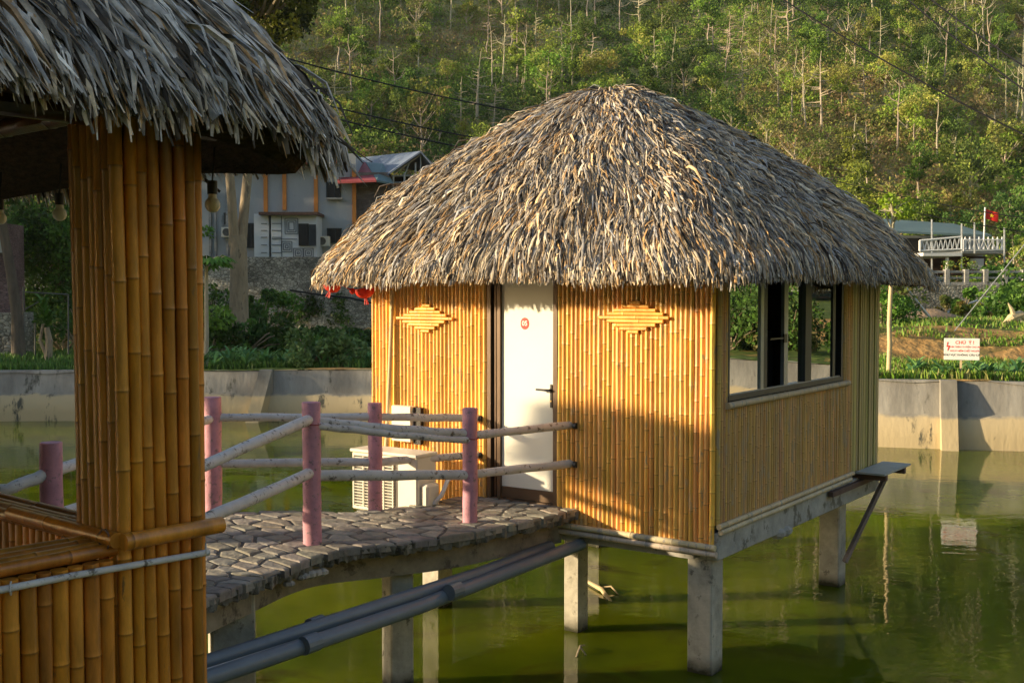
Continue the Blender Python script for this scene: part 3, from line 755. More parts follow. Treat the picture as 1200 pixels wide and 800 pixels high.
# diamond ornaments
for (pc, pyc) in ((502, 373), (747, 372)):
    tc_ = tL(pc); zc = at(pc, pyc, HW(tc_, .04, 0).y).z
    wds = [.05, .13, .20, .27, .34] if pc > 600 else [.05, .12, .19, .26, .35]
    mb = MB()
    for i in range(-4, 5):
        hw = wds[4-abs(i)]; z = zc+i*.031; j = rb.uniform(-.015, .015)
        culm(mb, HW(tc_-hw+j, .045+.010*(1-abs(i)/5), z), HW(tc_+hw+j, .045+.010*(1-abs(i)/5), z+rb.uniform(-.004, .004)), .0155, bcol(rb, .95, 1.2), seg=8, rng=rb, gap=(.2, .5))
    o = mb.build('diamond_ornament', M['bamboo'], hut, smooth=True)
# door
d0, d1 = T_door0+.004, T_door1-.004; tl = tL(589.5); tr_ = tL(649)
mb = MB()
slab(mb, HW, d0, d0+.045, -.05, .035, 1.13, 3.27); slab(mb, HW, d1-.04, d1, -.05, .035, 1.13, 3.27); slab(mb, HW, tl+.012, tl+.05, -.05, .03, 1.13, 3.27)
slab(mb, HW, d0+.046, d1-.041, -.05, .030, 1.13, 1.17); slab(mb, HW, d0+.046, d1-.041, -.05, .030, 3.23, 3.27)
slab(mb, HW, tl+.075, tl+.09, -.05, .012, 1.17, 3.23)
door = mb.build('door', M['door_frame'], hut)
door['label'] = 'white panelled door in a dark brown frame'
mb = MB(); slab(mb, HW, tl+.051, d1-.041, -.05, -.03, 1.171, 3.23); mb.build('side_light', M['black'], door)
mb = MB(); slab(mb, HW, tr_+.0, tl+.01, -.03, .004, 1.28, 3.22); mb.build('door_panel', M['door_white'], door)
mb = MB(); slab(mb, HW, d0+.047, tl+.01, -.03, .012, 1.175, 1.279); slab(mb, HW, d0+.047, tr_-.001, -.03, .012, 1.28, 3.22); mb.build('leaf_frame', M['door_frame'], door)
zh = at(648, 457, HW(tr_, .03, 0).y).z
mb = MB(); slab(mb, HW, d0+.058, d0+.085, .012, .026, zh-.16, zh+.05, bevel=.004)
mb.tube([HW(d0+.072, .02, zh), HW(d0+.072, .065, zh), HW(d0+.10, .07, zh), HW(d0+.205, .07, zh+.002)], [.011, .011, .011, .009], 8)
hd = mb.build('handle', M['black'], door); 
mb = MB(); mb.tube([HW(d0+.072, .02, zh-.1), HW(d0+.072, .032, zh-.1)], .009, 10); mb.build('key_cylinder', M['brass'], door)
ts = tL(615.5); zs = at(615.5, 379, HW(ts, 0, 0).y).z
mb = MB(); pts = [HW(ts+.048*math.cos(a), .0065, zs+.055*math.sin(a)) for a in np.linspace(0, 2*math.pi, 33)[:-1]]
mb.add(pts+[p+dr*.003 for p in pts], [tuple(range(32))]+[(i, (i+1) % 32, 32+(i+1) % 32, 32+i) for i in range(32)]); 
disc = mb.build('number_disc', M['red_sign'], door)
def text_mesh(name, s, m, parent, origin, u, v, size, align='CENTER', bold=0, extr=0.0):
    cu = bpy.data.curves.new('t', 'FONT'); cu.body = s; cu.size = 1; cu.align_x = align; cu.align_y = 'CENTER'; cu.offset = bold; cu.resolution_u = 3
    o = bpy.data.objects.new('t', cu); COL.objects.link(o); bpy.context.view_layer.update()
    me = bpy.data.meshes.new_from_object(o.evaluated_get(bpy.context.evaluated_depsgraph_get())); bpy.data.objects.remove(o)
    off = Vector(root_of(parent).location) if parent else Vector((0, 0, 0))
    for vv in me.vertices:
        vv.co = origin+u*(vv.co.x*size)+v*(vv.co.y*size)-off
    me.materials.clear()
    return link_mesh(name, me, m, parent)
text_mesh('number_text', '05', M['white'], door, HW(ts, .0085, zs), -dl, Vector((0, 0, 1)), .062, bold=.02)
# window
mb = MB()
slab(mb, HR, TW0, TW1, -.055, .035, ZS, ZS+.045); slab(mb, HR, TW0, TW1, -.055, .03, ZW-.04, ZW)
slab(mb, HR, TW0, TW0+.03, -.055, .03, ZS+.045, ZW-.04); slab(mb, HR, TW1-.05, TW1, -.055, .03, ZS+.045, ZW-.04)
win = mb.build('window', M['alu'], hut)
mb = MB(); slab(mb, HR, TW0+.031, TW1-.051, -.02, .02, ZS+.0455, ZS+.055); mb.build('window_track', M['alu_light'], win)
def bar(px0, px1, n0, n1, m='alu'):
    mb = MB(); slab(mb, HR, tR(px0), tR(px1), n0, n1, ZS+.056, ZW-.041); mb.build('sash_bar', M[m], win)
bar(888.5, 892, -.005, .028, 'alu_light'); bar(892.2, 896, -.03, .028); bar(917.5, 922, -.02, .015, 'alu_light'); bar(931, 937, -.04, -.015, 'black'); bar(941, 948, -.02, .028, 'alu'); bar(974, 977, -.01, .02, 'alu')
def pane(px0, px1, n):
    mb = MB(); slab(mb, HR, tR(px0), tR(px1), n-.002, n+.002, ZS+.056, ZW-.041); mb.build('pane', M['glass'], win)
pane(853.5, 888.3, .01); pane(922.2, 941, -.012); pane(948.2, 973.8, .005)
mb = MB(); t = tR(917.0); slab(mb, HR, t-.05, t+.02, .0285, .04, 2.62, 2.70); slab(mb, HR, tR(899), t-.03, .0285, .035, 2.655, 2.67); mb.build('window_latch', M['black'], win)
# a dark cupboard and bed inside
mb = MB(); slab(mb, HR, 1.0, 1.55, -.75, -.15, 1.131, 2.72, bevel=.01); mb.build('indoor_cupboard', M['black'], hut)
# roof
PAL = [(.38, .335, .28), (.52, .42, .29), (.68, .49, .27), (.20, .175, .15), (.76, .65, .48), (.08, .06, .045), (.42, .405, .39), (.52, .31, .13)]
thatch_roof(hut, 'thatch_roof', hc, dl, dr, WL/2+.62, WR/2+.58, 7, 3.285, 1.87, 125000, .28, .0215, PAL, 21, fringe=.13, rough=1.0, sag=.10, c0=.2, skew=(-.33, 0), weights=[5, 5, 3.6, 3.5, 2.6, 2.6, 4.0, 2.0])

# leaning pole, white box, air conditioner
tp = tL(461)
mb = MB(); mb.tube([HW(tL(458), .14, .9), HW(tL(460.5), .10, 1.6), HW(tL(463), .08, 2.3), HW(tL(465), .06, 3.1)], [.026, .024, .022, .020], 9)
o = mb.build('wooden_pole', M['pale_wood'], None, smooth=True); tag(o, 'pale peeled pole leaning upright against the bamboo wall behind the air conditioner', 'pole')
t0_, t1_ = tL(468), tL(491)
bx = empty('junction_box', HW((t0_+t1_)/2, .03, 1.75), 'white wall box with dark strip on the bamboo wall above the air conditioner', 'junction box')
mb = MB(); slab(mb, HW, t1_, t0_, .042, .13, 1.62, 1.97, bevel=.008); mb.build('casing', M['ac_white'], bx)
mb = MB(); slab(mb, HW, t1_-.09, t1_-.002, .042, .09, 1.60, 1.96); mb.build('dark_strip', M['black'], bx)

acd = empty('air_conditioner_unit', (0, 0, 0), 'cream outdoor air conditioner unit standing beside the walkway against the bamboo hut', 'air conditioner')
aR = at(487, 596, 10.05); aux = -dl; auy = -dr
acc = Vector((aR.x, aR.y, 0)); acd.location = (acc.x, acc.y, 1.05)
W_, DP, Hh, zb = .80, .30, .56, 1.05
def AC(u, n_, z): return acc+dl*(W_-u)+dr*n_+Vector((0, 0, z)) # u 0..W from far-left to near-right corner
def acb(mb, u0, u1, n0, n1, z0, z1, bevel=0): slab(mb, lambda t, n_, z: AC(t, n_, z), u0, u1, n0, n1, z0, z1, bevel=bevel)
mb = MB(); acb(mb, 0, W_, 0.02, DP, zb, zb+Hh-.02, .012); mb.build('casing', M['ac_white'], acd)
mb = MB(); acb(mb, -.008, W_+.008, 0.0, DP+.008, zb+Hh-.019, zb+Hh+.01, .006); mb.build('lid', M['ac_white'], acd)
mb = MB(); acb(mb, .04, .54, .008, .0195, zb+.04, zb+Hh-.05); mb.build('grille_recess', M['ac_dark'], acd)
mb = MB()
for i in range(17): z = zb+.05+i*.0275; acb(mb, .04, .54, -.004, .0078, z, z+.007)
for u in (.04, .165, .29, .415, .528): acb(mb, u, u+.012, -.010, -.0045, zb+.04, zb+Hh-.05)
mb.build('grille', M['ac_white'], acd)
mb = MB(); acb(mb, W_+.001, W_+.09, .06, .24, zb+.05, zb+.30, .02); mb.build('valve_cover', M['ac_white'], acd)
mb = MB(); mb.tube([AC(W_+.09, .15, zb+.12), AC(W_+.16, .17, zb+.2), AC(W_+.13, .3, zb+.32), AC(W_+.1, .5, zb+.36)], .02, 8); mb.build('insulated_hose', M['white'], acd, smooth=True)
mb = MB(); acb(mb, .1, .16, -.02, .62, zb-.045, zb-.002); acb(mb, .62, .68, -.02, .62, zb-.045, zb-.002); mb.build('wall_bracket', M['steel'], acd)

# lanterns
def lantern(px, py, Y, r, tilt, label):
    p = at(px, py, Y); o = empty('paper_lantern', p, label, 'lantern', None)
    mb = MB(); vs = 16
    mb.sphere((0, 0, 0), r, 18, 8, sc_=(1, .75, .85), a0=math.pi*.42, a1=math.pi)
    Mx = Matrix.Rotation(tilt, 3, 'Y')
    for i, v in enumerate(mb.v):
        th = math.atan2(v[1], v[0]); k = 1+.05*math.cos(th*9)
        mb.v[i] = tuple(Mx @ Vector((v[0]*k, v[1]*k, v[2]))+p)
    mb.build('shade', M['lantern'], o, smooth=True)
    mb = MB(); mb.tube([p+Mx @ Vector((r*1.0, 0, r*.12)), p+Mx @ Vector((0, r*.7, r*.16)), p+Mx @ Vector((-r*1.0, 0, r*.12))], .004, 5); mb.build('rim_wire', M['red_sign'], o)
    mb = MB(); 
    for k in range(5): a = k*1.25; mb.tube([p+Mx @ Vector((math.cos(a)*.01, math.sin(a)*.01, -r*.82)), p+Mx @ Vector((math.cos(a)*.02, math.sin(a)*.02, -r*1.5))], .003, 4)
    mb.build('tassel', M['red_sign'], o)
lantern(389, 334, 11.05, .085, .35, 'half collapsed red lantern under the far corner of the thatch, clear of the wall')
lantern(427, 340, 11.0, .095, -.15, 'half collapsed red lantern hanging beside the corner of the bamboo wall')
mb = MB(); pts = [at(380, 326, 11.05), at(395, 330, 11.05), at(408, 338, 11.03), at(420, 342, 11.0), at(436, 336, 11.0)]; mb.tube(pts, .006, 5)
mb.sphere(at(413, 341, 11.0), .03, 10, 7)
o = mb.build('lantern_cord', M['lantern']); tag(o, 'thin red cord with a small red knot between the two lanterns', 'cord')

# ------------------------------------------------------------------ FOOTBRIDGE
ST = [((.62, 9.96), (-.40, 10.66)), ((-.22, 9.06), (-1.25, 9.85)), ((-.80, 8.62), (-1.98, 9.85)), ((-1.33, 8.28), (-2.70, 9.62)), ((-1.64, 7.62), (-2.95, 8.6)), ((-1.90, 7.02), (-3.02, 7.3)), ((-2.16, 5.9), (-3.12, 6.4)), ((-2.25, 5.3), (-3.25, 5.9))]
def cat(P, t):
    i = min(int(t), len(P)-2); u = t-i
    p0 = Vector(P[max(i-1, 0)]); p1 = Vector(P[i]); p2 = Vector(P[i+1]); p3 = Vector(P[min(i+2, len(P)-1)])
    return .5*((2*p1)+(-p0+p2)*u+(2*p0-5*p1+4*p2-p3)*u*u+(-p0+3*p1-3*p2+p3)*u**3)
RP = [s[0] for s in ST]; LP = [s[1] for s in ST]; NS = len(ST)-1
def rib(s, v):   # s 0..NS, v 0 (near edge) .. 1 (far edge)
    a = cat(RP, s); b = cat(LP, s); return a.lerp(b, v)
ZB = 1.155
bridge = empty('footbridge', (-1.2, 8.8, 0), 'curved concrete footbridge paved with irregular stones leading to the hut door', 'footbridge')
def ribbon(v0, v1, z0, z1, name, m, s0=0, s1=NS, n=60, rough=0.):
    vs = []; fs = []
    r_ = random.Random(4)
    for i in range(n+1):
        s = s0+(s1-s0)*i/n; a = rib(s, v0); b = rib(s, v1)
        j = lambda: r_.uniform(-rough, rough)
        aj, bj = j()*.8, j()*.8
        dirn = (b-a).normalized()
        a2 = a+dirn*aj; b2 = b+dirn*bj; a3 = a+dirn*(aj+j()+rough); b3 = b+dirn*(bj+j()-rough)
        vs += [(a2.x, a2.y, z1), (b2.x, b2.y, z1), (b3.x, b3.y, z0+j()*.7), (a3.x, a3.y, z0+j()*.7)]
    for i in range(n):
        for k in range(4): fs.append((i*4+k, i*4+(k+1) % 4, (i+1)*4+(k+1) % 4, (i+1)*4+k))
    fs += [(3, 2, 1, 0), (n*4, n*4+1, n*4+2, n*4+3)]
    mb = MB(); mb.add(vs, fs); return mb.build(name, m, bridge)
ribbon(0, 1, ZB-.10, ZB-.018, 'deck', M['deck'], n=190, rough=.022)
ribbon(.15, .32, ZB-.32, ZB-.102, 'edge_beam', M['beam_brown_shaded'], s0=.05); ribbon(.70, .86, ZB-.32, ZB-.102, 'edge_beam', M['beam_brown_shaded'], s0=.05)
mb = MB()
# voronoi paving in (arc length, width) space
L_tot = 0; arc = [0]
for i in range(200):
    L_tot += (rib((i+1)*NS/200, .5)-rib(i*NS/200, .5)).length; arc.append(L_tot)
def s_of(a):
    a = min(max(a, 0), L_tot); k = int(np.searchsorted(arc, a)); k = max(1, min(200, k)); u = (a-arc[k-1])/(arc[k]-arc[k-1]+1e-9); return (k-1+u)*NS/200
rs = random.Random(12); seeds = []; Wd = 1.12
na = int(L_tot/.165); nw = 7
for i in range(na):
    for j in range(nw): seeds.append(((i+.5+rs.uniform(-.36, .36))*L_tot/na, (j+.5*(1+.5*(i % 2)-.25)+rs.uniform(-.33, .33))*Wd/nw))
def clip(poly, nx_, ny_, d):
    out = []
    for i in range(len(poly)):
        p = poly[i]; q = poly[(i+1) % len(poly)]; a = p[0]*nx_+p[1]*ny_-d; b = q[0]*nx_+q[1]*ny_-d
        if a <= 0: out.append(p)
        if a*b < 0: u = a/(a-b); out.append((p[0]+(q[0]-p[0])*u, p[1]+(q[1]-p[1])*u))
    return out
stones = MB()
for i, (a, b) in enumerate(seeds):
    e0, e1 = -.02+rs.uniform(0, .03), Wd+.02-rs.uniform(0, .03)
    poly = [(0.0, e0), (L_tot, e0), (L_tot, e1), (0.0, e1)]
    for k, (c, d_) in enumerate(seeds):
        if k == i or abs(c-a) > .65 or abs(d_-b) > .65: continue
        nx_, ny_ = c-a, d_-b; ln = math.hypot(nx_, ny_); nx_ /= ln; ny_ /= ln
        poly = clip(poly, nx_, ny_, ((a+c)/2*nx_+(b+d_)/2*ny_)-rs.uniform(.005, .013))
        if len(poly) < 3: break
    if len(poly) < 3: continue
    # subdivide edges & jitter
    P2 = []
    for q in range(len(poly)):
        p, r_ = poly[q], poly[(q+1) % len(poly)]; P2.append(p)
        if math.hypot(p[0]-r_[0], p[1]-r_[1]) > .07: P2.append(((p[0]+r_[0])/2+rs.uniform(-.006, .006), (p[1]+r_[1])/2+rs.uniform(-.006, .006)))
    cx = sum(p[0] for p in P2)/len(P2); cy = sum(p[1] for p in P2)/len(P2)
    tz = rs.uniform(.0, .008); tx, ty = rs.uniform(-.025, .025), rs.uniform(-.025, .025)
    def W3(p, k, z): 
        q = (cx+(p[0]-cx)*k, cy+(p[1]-cy)*k); w3 = rib(s_of(q[0]), q[1]/Wd); return (w3.x, w3.y, ZB+z+tz+(q[0]-cx)*tx+(q[1]-cy)*ty)
    n_ = len(P2); vs = [W3(p, 1.0, -.06) for p in P2]+[W3(p, 1.0, -.012) for p in P2]+[W3(p, .93, -.001) for p in P2]+[W3(p, .78, .0025+rs.uniform(-.002, .002)) for p in P2]
    fs = [(l*n_+q, l*n_+(q+1) % n_, (l+1)*n_+(q+1) % n_, (l+1)*n_+q) for l in range(3) for q in range(n_)]+[tuple(3*n_+q for q in range(n_))]
    g_ = rs.uniform(.7, 1.15); stones.add(vs, fs, (g_*rs.uniform(.95, 1.08), g_, g_*rs.uniform(.9, 1.05)))
stones.build('stone_paving', M['stone'], bridge)
ribbon(.02, .98, ZB-.017, ZB-.004, 'mortar_bed', M['mortar'], n=100)
pillar(-1.99, 7.9, .30, .30, ZB-.102, .35, bridge); pillar(-.93, 9.06, .2, .2, ZB-.302, .5, bridge); pillar(-2.75, 7.6, .25, .25, ZB-.302, .35, bridge)
# lumps of spilled cement on the slab edge
mb = MB()
for k in range(10):
    s = rs.uniform(3.0, 3.9); p = rib(s, .02); mb.sphere((p.x, p.y, ZB-.115-rs.uniform(0, .03)), rs.uniform(.02, .045), 7, 5, sc_=(1.5, 1.2, .8))
tag(mb.build('cement_spill', M['concrete'], bridge), kind='stuff')

# railings
def foot(px, py): g_ = ground_at(px, py, ZB); return Vector((g_.x, g_.y, 0))
rail_n = empty('bridge_railing', (*foot(366, 637)[:2], ZB), 'bridge railing on the camera side with three grey-pink posts and whitewashed rails ending at the door', 'railing')
rail_f = empty('bridge_railing', (*foot(440, 597)[:2], ZB), 'bridge railing on the pond side with grey-pink posts passing the air conditioner', 'railing')
rail_n['label'] = 'bridge railing of pink posts and grey rails crossing in front of the white door'
rail_f['label'] = 'bridge railing of pink posts and grey rails passing in front of the air conditioner'
rp = random.Random(8)
def post(p, ztop, r, parent):
    mb = MB(); n_ = 9; z0 = ZB-.06
    pts = [Vector((p.x+rp.uniform(-.0025, .0025), p.y+rp.uniform(-.0025, .0025), z0+(ztop-z0)*i/n_)) for i in range(n_+1)]
    pts[-1].z = ztop-.006; pts += [pts[-1]+Vector((0, 0, .006))]
    mb.tube(pts, [r*rp.uniform(.975, 1.025) for _ in range(n_+1)]+[r*.95], 22)
    return mb.build('post', M['pink'], parent, smooth=True)
def rail(pts, r, parent, seg=10):
    P = []
    for i in range(len(pts)-1):
        for k in range(6): P.append(pts[i].lerp(pts[i+1], k/6)+Vector((0, rp.uniform(-.004, .004), rp.uniform(-.005, .005))))
    P.append(pts[-1])
    mb = MB(); n_ = len(P); mb.tube(P, [r*rp.uniform(.92, 1.08) for _ in P], seg)
    return mb.build('rail', M['rail'], parent, smooth=True)
pr1 = foot(551, 612); pr2 = foot(366, 637); pl1 = foot(440, 597); pl2 = foot(250, 601)
pl3 = Vector(((57-600)/F*7.0, 7.0, 0))
post(pr1, at(551, 478, pr1.y).z, .063, rail_n); post(pr2, at(366, 471, pr2.y).z, .070, rail_n)
post(pl1, at(440, 472, pl1.y).z, .063, rail_f); post(pl2, at(250, 465, pl2.y).z, .078, rail_f); post(pl3, at(57, 518, pl3.y).z, .068, rail_f)
pr3 = Vector((-2.05, 5.55, 0)); post(pr3, 2.06, .068, rail_n)
endR = HW(tL(671), .02, 0); endL = HW(tL(562), .02, 0); 
def z_at(px, py, p): return Vector((p.x, p.y, at(px, py, p.y).z))
r1 = .036
rail([z_at(671, 498, endR), z_at(551, 510, pr1)+nf_*.03], r1, rail_n); rail([z_at(671, 543, endR), z_at(551, 556, pr1)], r1, rail_n)
rail([z_at(551, 508, pr1), z_at(455, 503, (pr1+pr2)/2+Vector((.02, -.03, 0))), z_at(366, 493, pr2)], r1, rail_n, 12)
rail([z_at(551, 513, pr1)-Vector((0,.03,.015)), z_at(455, 508, (pr1+pr2)/2+Vector((.02, -.06, 0)))-Vector((0,0,.01)), z_at(366, 497, pr2)-Vector((0,.03,0))], r1*.8, rail_n)
rail([z_at(551, 556, pr1), z_at(366, 557, pr2)], r1*1.15, rail_n)
q1 = Vector(((232-600)/F*6.95, 6.95, 0)); q2 = Vector((-2.05, 5.5, 0))
rail([z_at(366, 490, pr2), z_at(232, 547, q1), Vector((q2.x, q2.y, 1.90))], r1*1.1, rail_n); rail([z_at(366, 553, pr2), z_at(232, 611, q1), Vector((q2.x, q2.y, 1.55))], r1*1.15, rail_n)
rail([z_at(562, 490, endL)+nf_*.01, z_at(440, 488, pl1)], r1, rail_f); rail([z_at(562, 533, endL)+nf_*.01, z_at(440, 542, pl1)], r1, rail_f)
rail([z_at(440, 488, pl1), z_at(250, 489, pl2)], r1, rail_f); rail([z_at(440, 541, pl1), z_at(250, 543, pl2)], r1, rail_f)
rail([z_at(250, 490, pl2), z_at(57, 553, pl3)], r1*1.05, rail_f); rail([z_at(250, 543, pl2), z_at(60, 605, pl3)], r1*1.05, rail_f)
pl4 = Vector((-4.7, 6.6, 0)); post(pl4, 2.05, .068, rail_f)
rail([z_at(57, 553, pl3), z_at(0, 574, Vector((-2.95-.1, 6.75, 0))), Vector((pl4.x, pl4.y, 1.92))], r1*1.05, rail_f)

# ties: thin red wire round the posts
for pp, (px, py), par in ((pr2, (366, 496), rail_n), (pr1, (551, 513), rail_n)):
    z = at(px, py, pp.y).z; mb = MB(); rr2 = .074 if pp is pr2 else .067
    mb.tube([Vector((pp.x+rr2*math.cos(a), pp.y+rr2*math.sin(a), z+.006*math.sin(a*2))) for a in np.linspace(0, 2*math.pi, 15)], .004, 5); mb.build('tie_wire', M['roof_red'], par)

# pipes
def pipe(pts, r, m, label, couplers=(), nm='drain_pipe', cat_='pipe'):
    o = empty(nm, pts[0], label, cat_); mb = MB(); mb.tube(pts, r, 14); mb.build('tube', M[m], o, smooth=True)
    for u in couplers:
        a = pts[0].lerp(pts[-1], u); d_ = (pts[-1]-pts[0]).normalized(); mb = MB(); mb.tube([a-d_*.06, a+d_*.06], r*1.13, 14); mb.build('coupler', M[m], o, smooth=False)
    return o
e1 = HW(tL(682), .0, 0); 
pipe([at(150, 832, 6.3), at(242, 795, 6.75), at(490, 711, 8.35), z_at(684, 637, e1)], .056, 'pvc', 'thick grey drain pipe under the footbridge, the one closer to the camera', (.3, .62))
pipe([at(150, 805, 6.6), at(300, 757, 7.3), at(560, 672, 9.0), at(645, 640, 9.9)], .052, 'pvc', 'dark grey drain pipe running behind the thicker pipe under the footbridge', (.35,))
pipe([at(150, 817, 6.35)+Vector((0, 0, .02)), at(255, 781, 6.85), at(420, 728, 7.85), at(560, 682, 8.9), at(676, 641, 9.85)], .014, 'white_pipe', 'thin pale conduit lying along the top of the thick grey pipe', (), 'conduit', 'conduit')

# ------------------------------------------------------------------ FOREGROUND PAVILION
b_ = Vector((.643, .766, 0)).normalized(); a_ = Vector((-.766, .643, 0)).normalized()
K = Vector((-1.403, 4.0, 0)); CW, CD = .348, .272
ecor = Vector((-.60, 4.32, 0)); PA, PB = 2.3, 2.7
pc_ = ecor-b_*PA+a_*PB
pav = empty('thatched_pavilion', (pc_.x, pc_.y, 0), 'open thatched pavilion with a thick bamboo-clad corner column and low bamboo walls', 'pavilion')
def PK(u, v, z): return K+b_*u+a_*v+Vector((0, 0, z))
rk = random.Random(17)
def column(o, nm='column'):
    mb = MB(); nb = 7; ncd = 6
    for i in range(nb):
        r = CW/nb*.5; p = o+b_*((i+.5)*CW/nb); culm(mb, p+Vector((0, 0, 1.25)), p+b_*(rk.uniform(-.012, .004)-.02)+Vector((0, 0, 3.75)), r*rk.uniform(.93, 1.04), bcol(rk, .62, 1.2), seg=12, rng=rk, gap=(.22, .42), wob=.003)
        p = o+a_*CD+b_*((i+.5)*CW/nb); culm(mb, p+Vector((0, 0, 1.25)), p+Vector((0, 0, 3.75)), r, bcol(rk, .75, 1.15), seg=8, rng=rk)
    for i in range(ncd):
        r = CD/ncd*.5; p = o+a_*((i+.7)*CD/ncd)+b_*.01; culm(mb, p+Vector((0, 0, 1.25)), p+b_*(rk.uniform(-.015, .0)-.015)+Vector((0, 0, 3.75)), r*rk.uniform(.95, 1.08), bcol(rk, .7, 1.05), seg=10, rng=rk, gap=(.22, .42))
        p = o+b_*CW+a_*((i+.5)*CD/ncd); culm(mb, p+Vector((0, 0, 1.25)), p+Vector((0, 0, 3.75)), r, bcol(rk), seg=8, rng=rk)
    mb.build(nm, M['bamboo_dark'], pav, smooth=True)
    mb = MB(); c = o+b_*CW/2+a_*CD/2; mb.box((c.x, c.y, 2.5), (CW-.05, CD-.05, 2.5), rz=math.atan2(b_.y, b_.x)); mb.build('column_core', M['backing'], pav)
column(K); column(K-b_*3.6); column(K+a_*4.4); column(K-b_*3.6+a_*4.4)
mb = MB(); t = -.03; i = 0
while t > -3.3:
    r = rk.uniform(.023, .030); culm(mb, PK(t-r, .0, 1.22), PK(t-r+rk.uniform(-.004, .004), .0, 2.12), r, bcol(rk, .62, 1.2), seg=12, rng=rk, gap=(.2, .4)); t -= 2*r+.002
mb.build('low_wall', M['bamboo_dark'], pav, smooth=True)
mb = MB(); t = CD+.03
while t < 4.35:
    r = rk.uniform(.023, .030)
    culm(mb, PK(.04, t+r, 1.22), PK(.04, t+r, 2.13), r, bcol(rk, .75, 1.1), seg=9, rng=rk, gap=(.2, .4)); t += 2*r+.002
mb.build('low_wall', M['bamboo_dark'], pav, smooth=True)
mb = MB(); c = PK(-1.65, .06, 1.67); mb.box(c, (3.2, .05, .88), ax=(b_, a_, Vector((0, 0, 1)))); c = PK(.09, 2.3, 1.67); mb.box(c, (.05, 4.0, .88), ax=(b_, a_, Vector((0, 0, 1)))); mb.build('wall_lining', M['backing'], pav)
def cap(p, q, r, col=None, nm='cap_pole', m='bamboo_dark', seg=14):
    mb = MB(); culm(mb, p, q, r, col or bcol(rk, .85, 1.1), seg=seg, rng=rk, gap=(.28, .45)); mb.build(nm, M[m], pav, smooth=True)
cap(PK(-.02, -.055, 2.185), PK(.39, -.058, 2.185), .031, (1.15, 1.1, 1.0))
for k, v in enumerate((.02, .068, .116, .164)): cap(PK(-3.3, v, 2.150+.004*k), PK(-.01, v, 2.150+.004*k), .024, bcol(rk, .7, .95))
for k, u in enumerate((.0, .05, .10, .15)): cap(PK(u, CD+.005, 2.165+.006*(k % 2)), PK(u, 4.3, 2.165), .025, bcol(rk, .6, .9))
cap(PK(-.03, -.03, 2.19), PK(-.03, .75, 2.19), .028, (.9, .85, .8))
mb = MB(); mb.tube([PK(-3.3, -.040, 2.095), PK(-1.2, -.042, 2.105), PK(-.2, -.042, 2.10), PK(.34, -.045, 2.085)], .0125, 10); mb.build('pale_rod', M['rail'], pav, smooth=True)
# tie wires on the rod and caps
mb = MB()
for u in (-.42, .33): mb.tube([PK(u+.012*math.cos(x), -.042+.02*math.cos(x), 2.10+.022*math.sin(x)) for x in np.linspace(0, 6.28, 12)], .0025, 5)
mb.build('tie_wire', M['rail'], pav)
mb = MB(); mb.tube([PK(-.05+.0*x, .02+.036*math.cos(x), 2.19+.036*math.sin(x)) for x in np.linspace(0, 6.28, 12)], .004, 5); mb.build('tie_wire', M['rust'], pav)
# floor, eave poles, pillars
fl = [K-b_*3.6, K+b_*CW, K+b_*CW+a_*(4.4+CD), K-b_*3.6+a_*(4.4+CD)]
mb = MB(); mb.poly_prism([(p.x, p.y) for p in fl], 1.02, 1.2); mb.build('floor_slab', M['concrete'], pav)
for (u, v) in ((.12, .12), (-3.4, .12), (.12, 4.4), (-3.4, 4.4)):
    p = K+b_*u+a_*v; pillar(p.x, p.y, .25, .25, 1.018, math.atan2(b_.y, b_.x), pav)
mb = MB()
for v in (.1, 4.5): culm(mb, K-b_*3.9+a_*v+Vector((0, 0, 3.70)), K+b_*.5+a_*v+Vector((0, 0, 3.70)), .04, (.22, .2, .2), rng=rk)
for u in (-3.4, .2): culm(mb, K+b_*u-a_*.3+Vector((0, 0, 3.78)), K+b_*u+a_*4.9+Vector((0, 0, 3.78)), .04, (.22, .2, .2), rng=rk)
mb.build('eave_pole', M['bamboo_dark'], pav, smooth=True)
PAL2 = [(.42, .385, .345), (.56, .50, .43), (.64, .54, .41), (.18, .155, .13), (.78, .73, .66), (.06, .045, .03), (.48, .465, .45), (.42, .26, .12)]
thatch_roof(pav, 'thatch_roof', pc_, b_, a_, PA+.08, PB+.08, 9, 3.80, 2.12, 135000, .44, .030, PAL2, 33, weights=[5, 5, 3, 4, 3, 4, 4, 2], c0=.1, pw=.78, fringe=.18, under=.22, sag=.15, rough=1.0, ov=.15, tilt=.03)

# bulbs
def bulb(px, py, Y, label):
    p = at(px, py, Y); o = empty('light_bulb', p, label, 'light bulb')
    mb = MB(); prof = [(0, .031), (.016, .028), (.028, .012), (.032, -.004), (.026, -.022), (.012, -.033), (0, -.036)]
    mb.sphere(p, .033, 14, 9, sc_=(1, 1, 1)); mb.tube([p+Vector((0, 0, .022)), p+Vector((0, 0, .045))], [.020, .017], 12); mb.build('globe', M['bulb'], o, smooth=True)
    mb = MB(); mb.tube([p+Vector((0, 0, .044)), p+Vector((0, 0, .10))], .021, 10); mb.tube([p+Vector((0, 0, .10)), p+Vector((.01, 0, .24))], .004, 5); mb.build('socket', M['socket'], o, smooth=True)
bulb(249, 240, 4.75, 'cream light bulb hanging under the thatch between the bamboo column and the grey house')
bulb(70, 251, 5.4, 'dim light bulb under the thatch beside the dark face of the bamboo column')
bulb(0, 256, 5.9, 'dim light bulb under the thatch, cut by the picture edge')

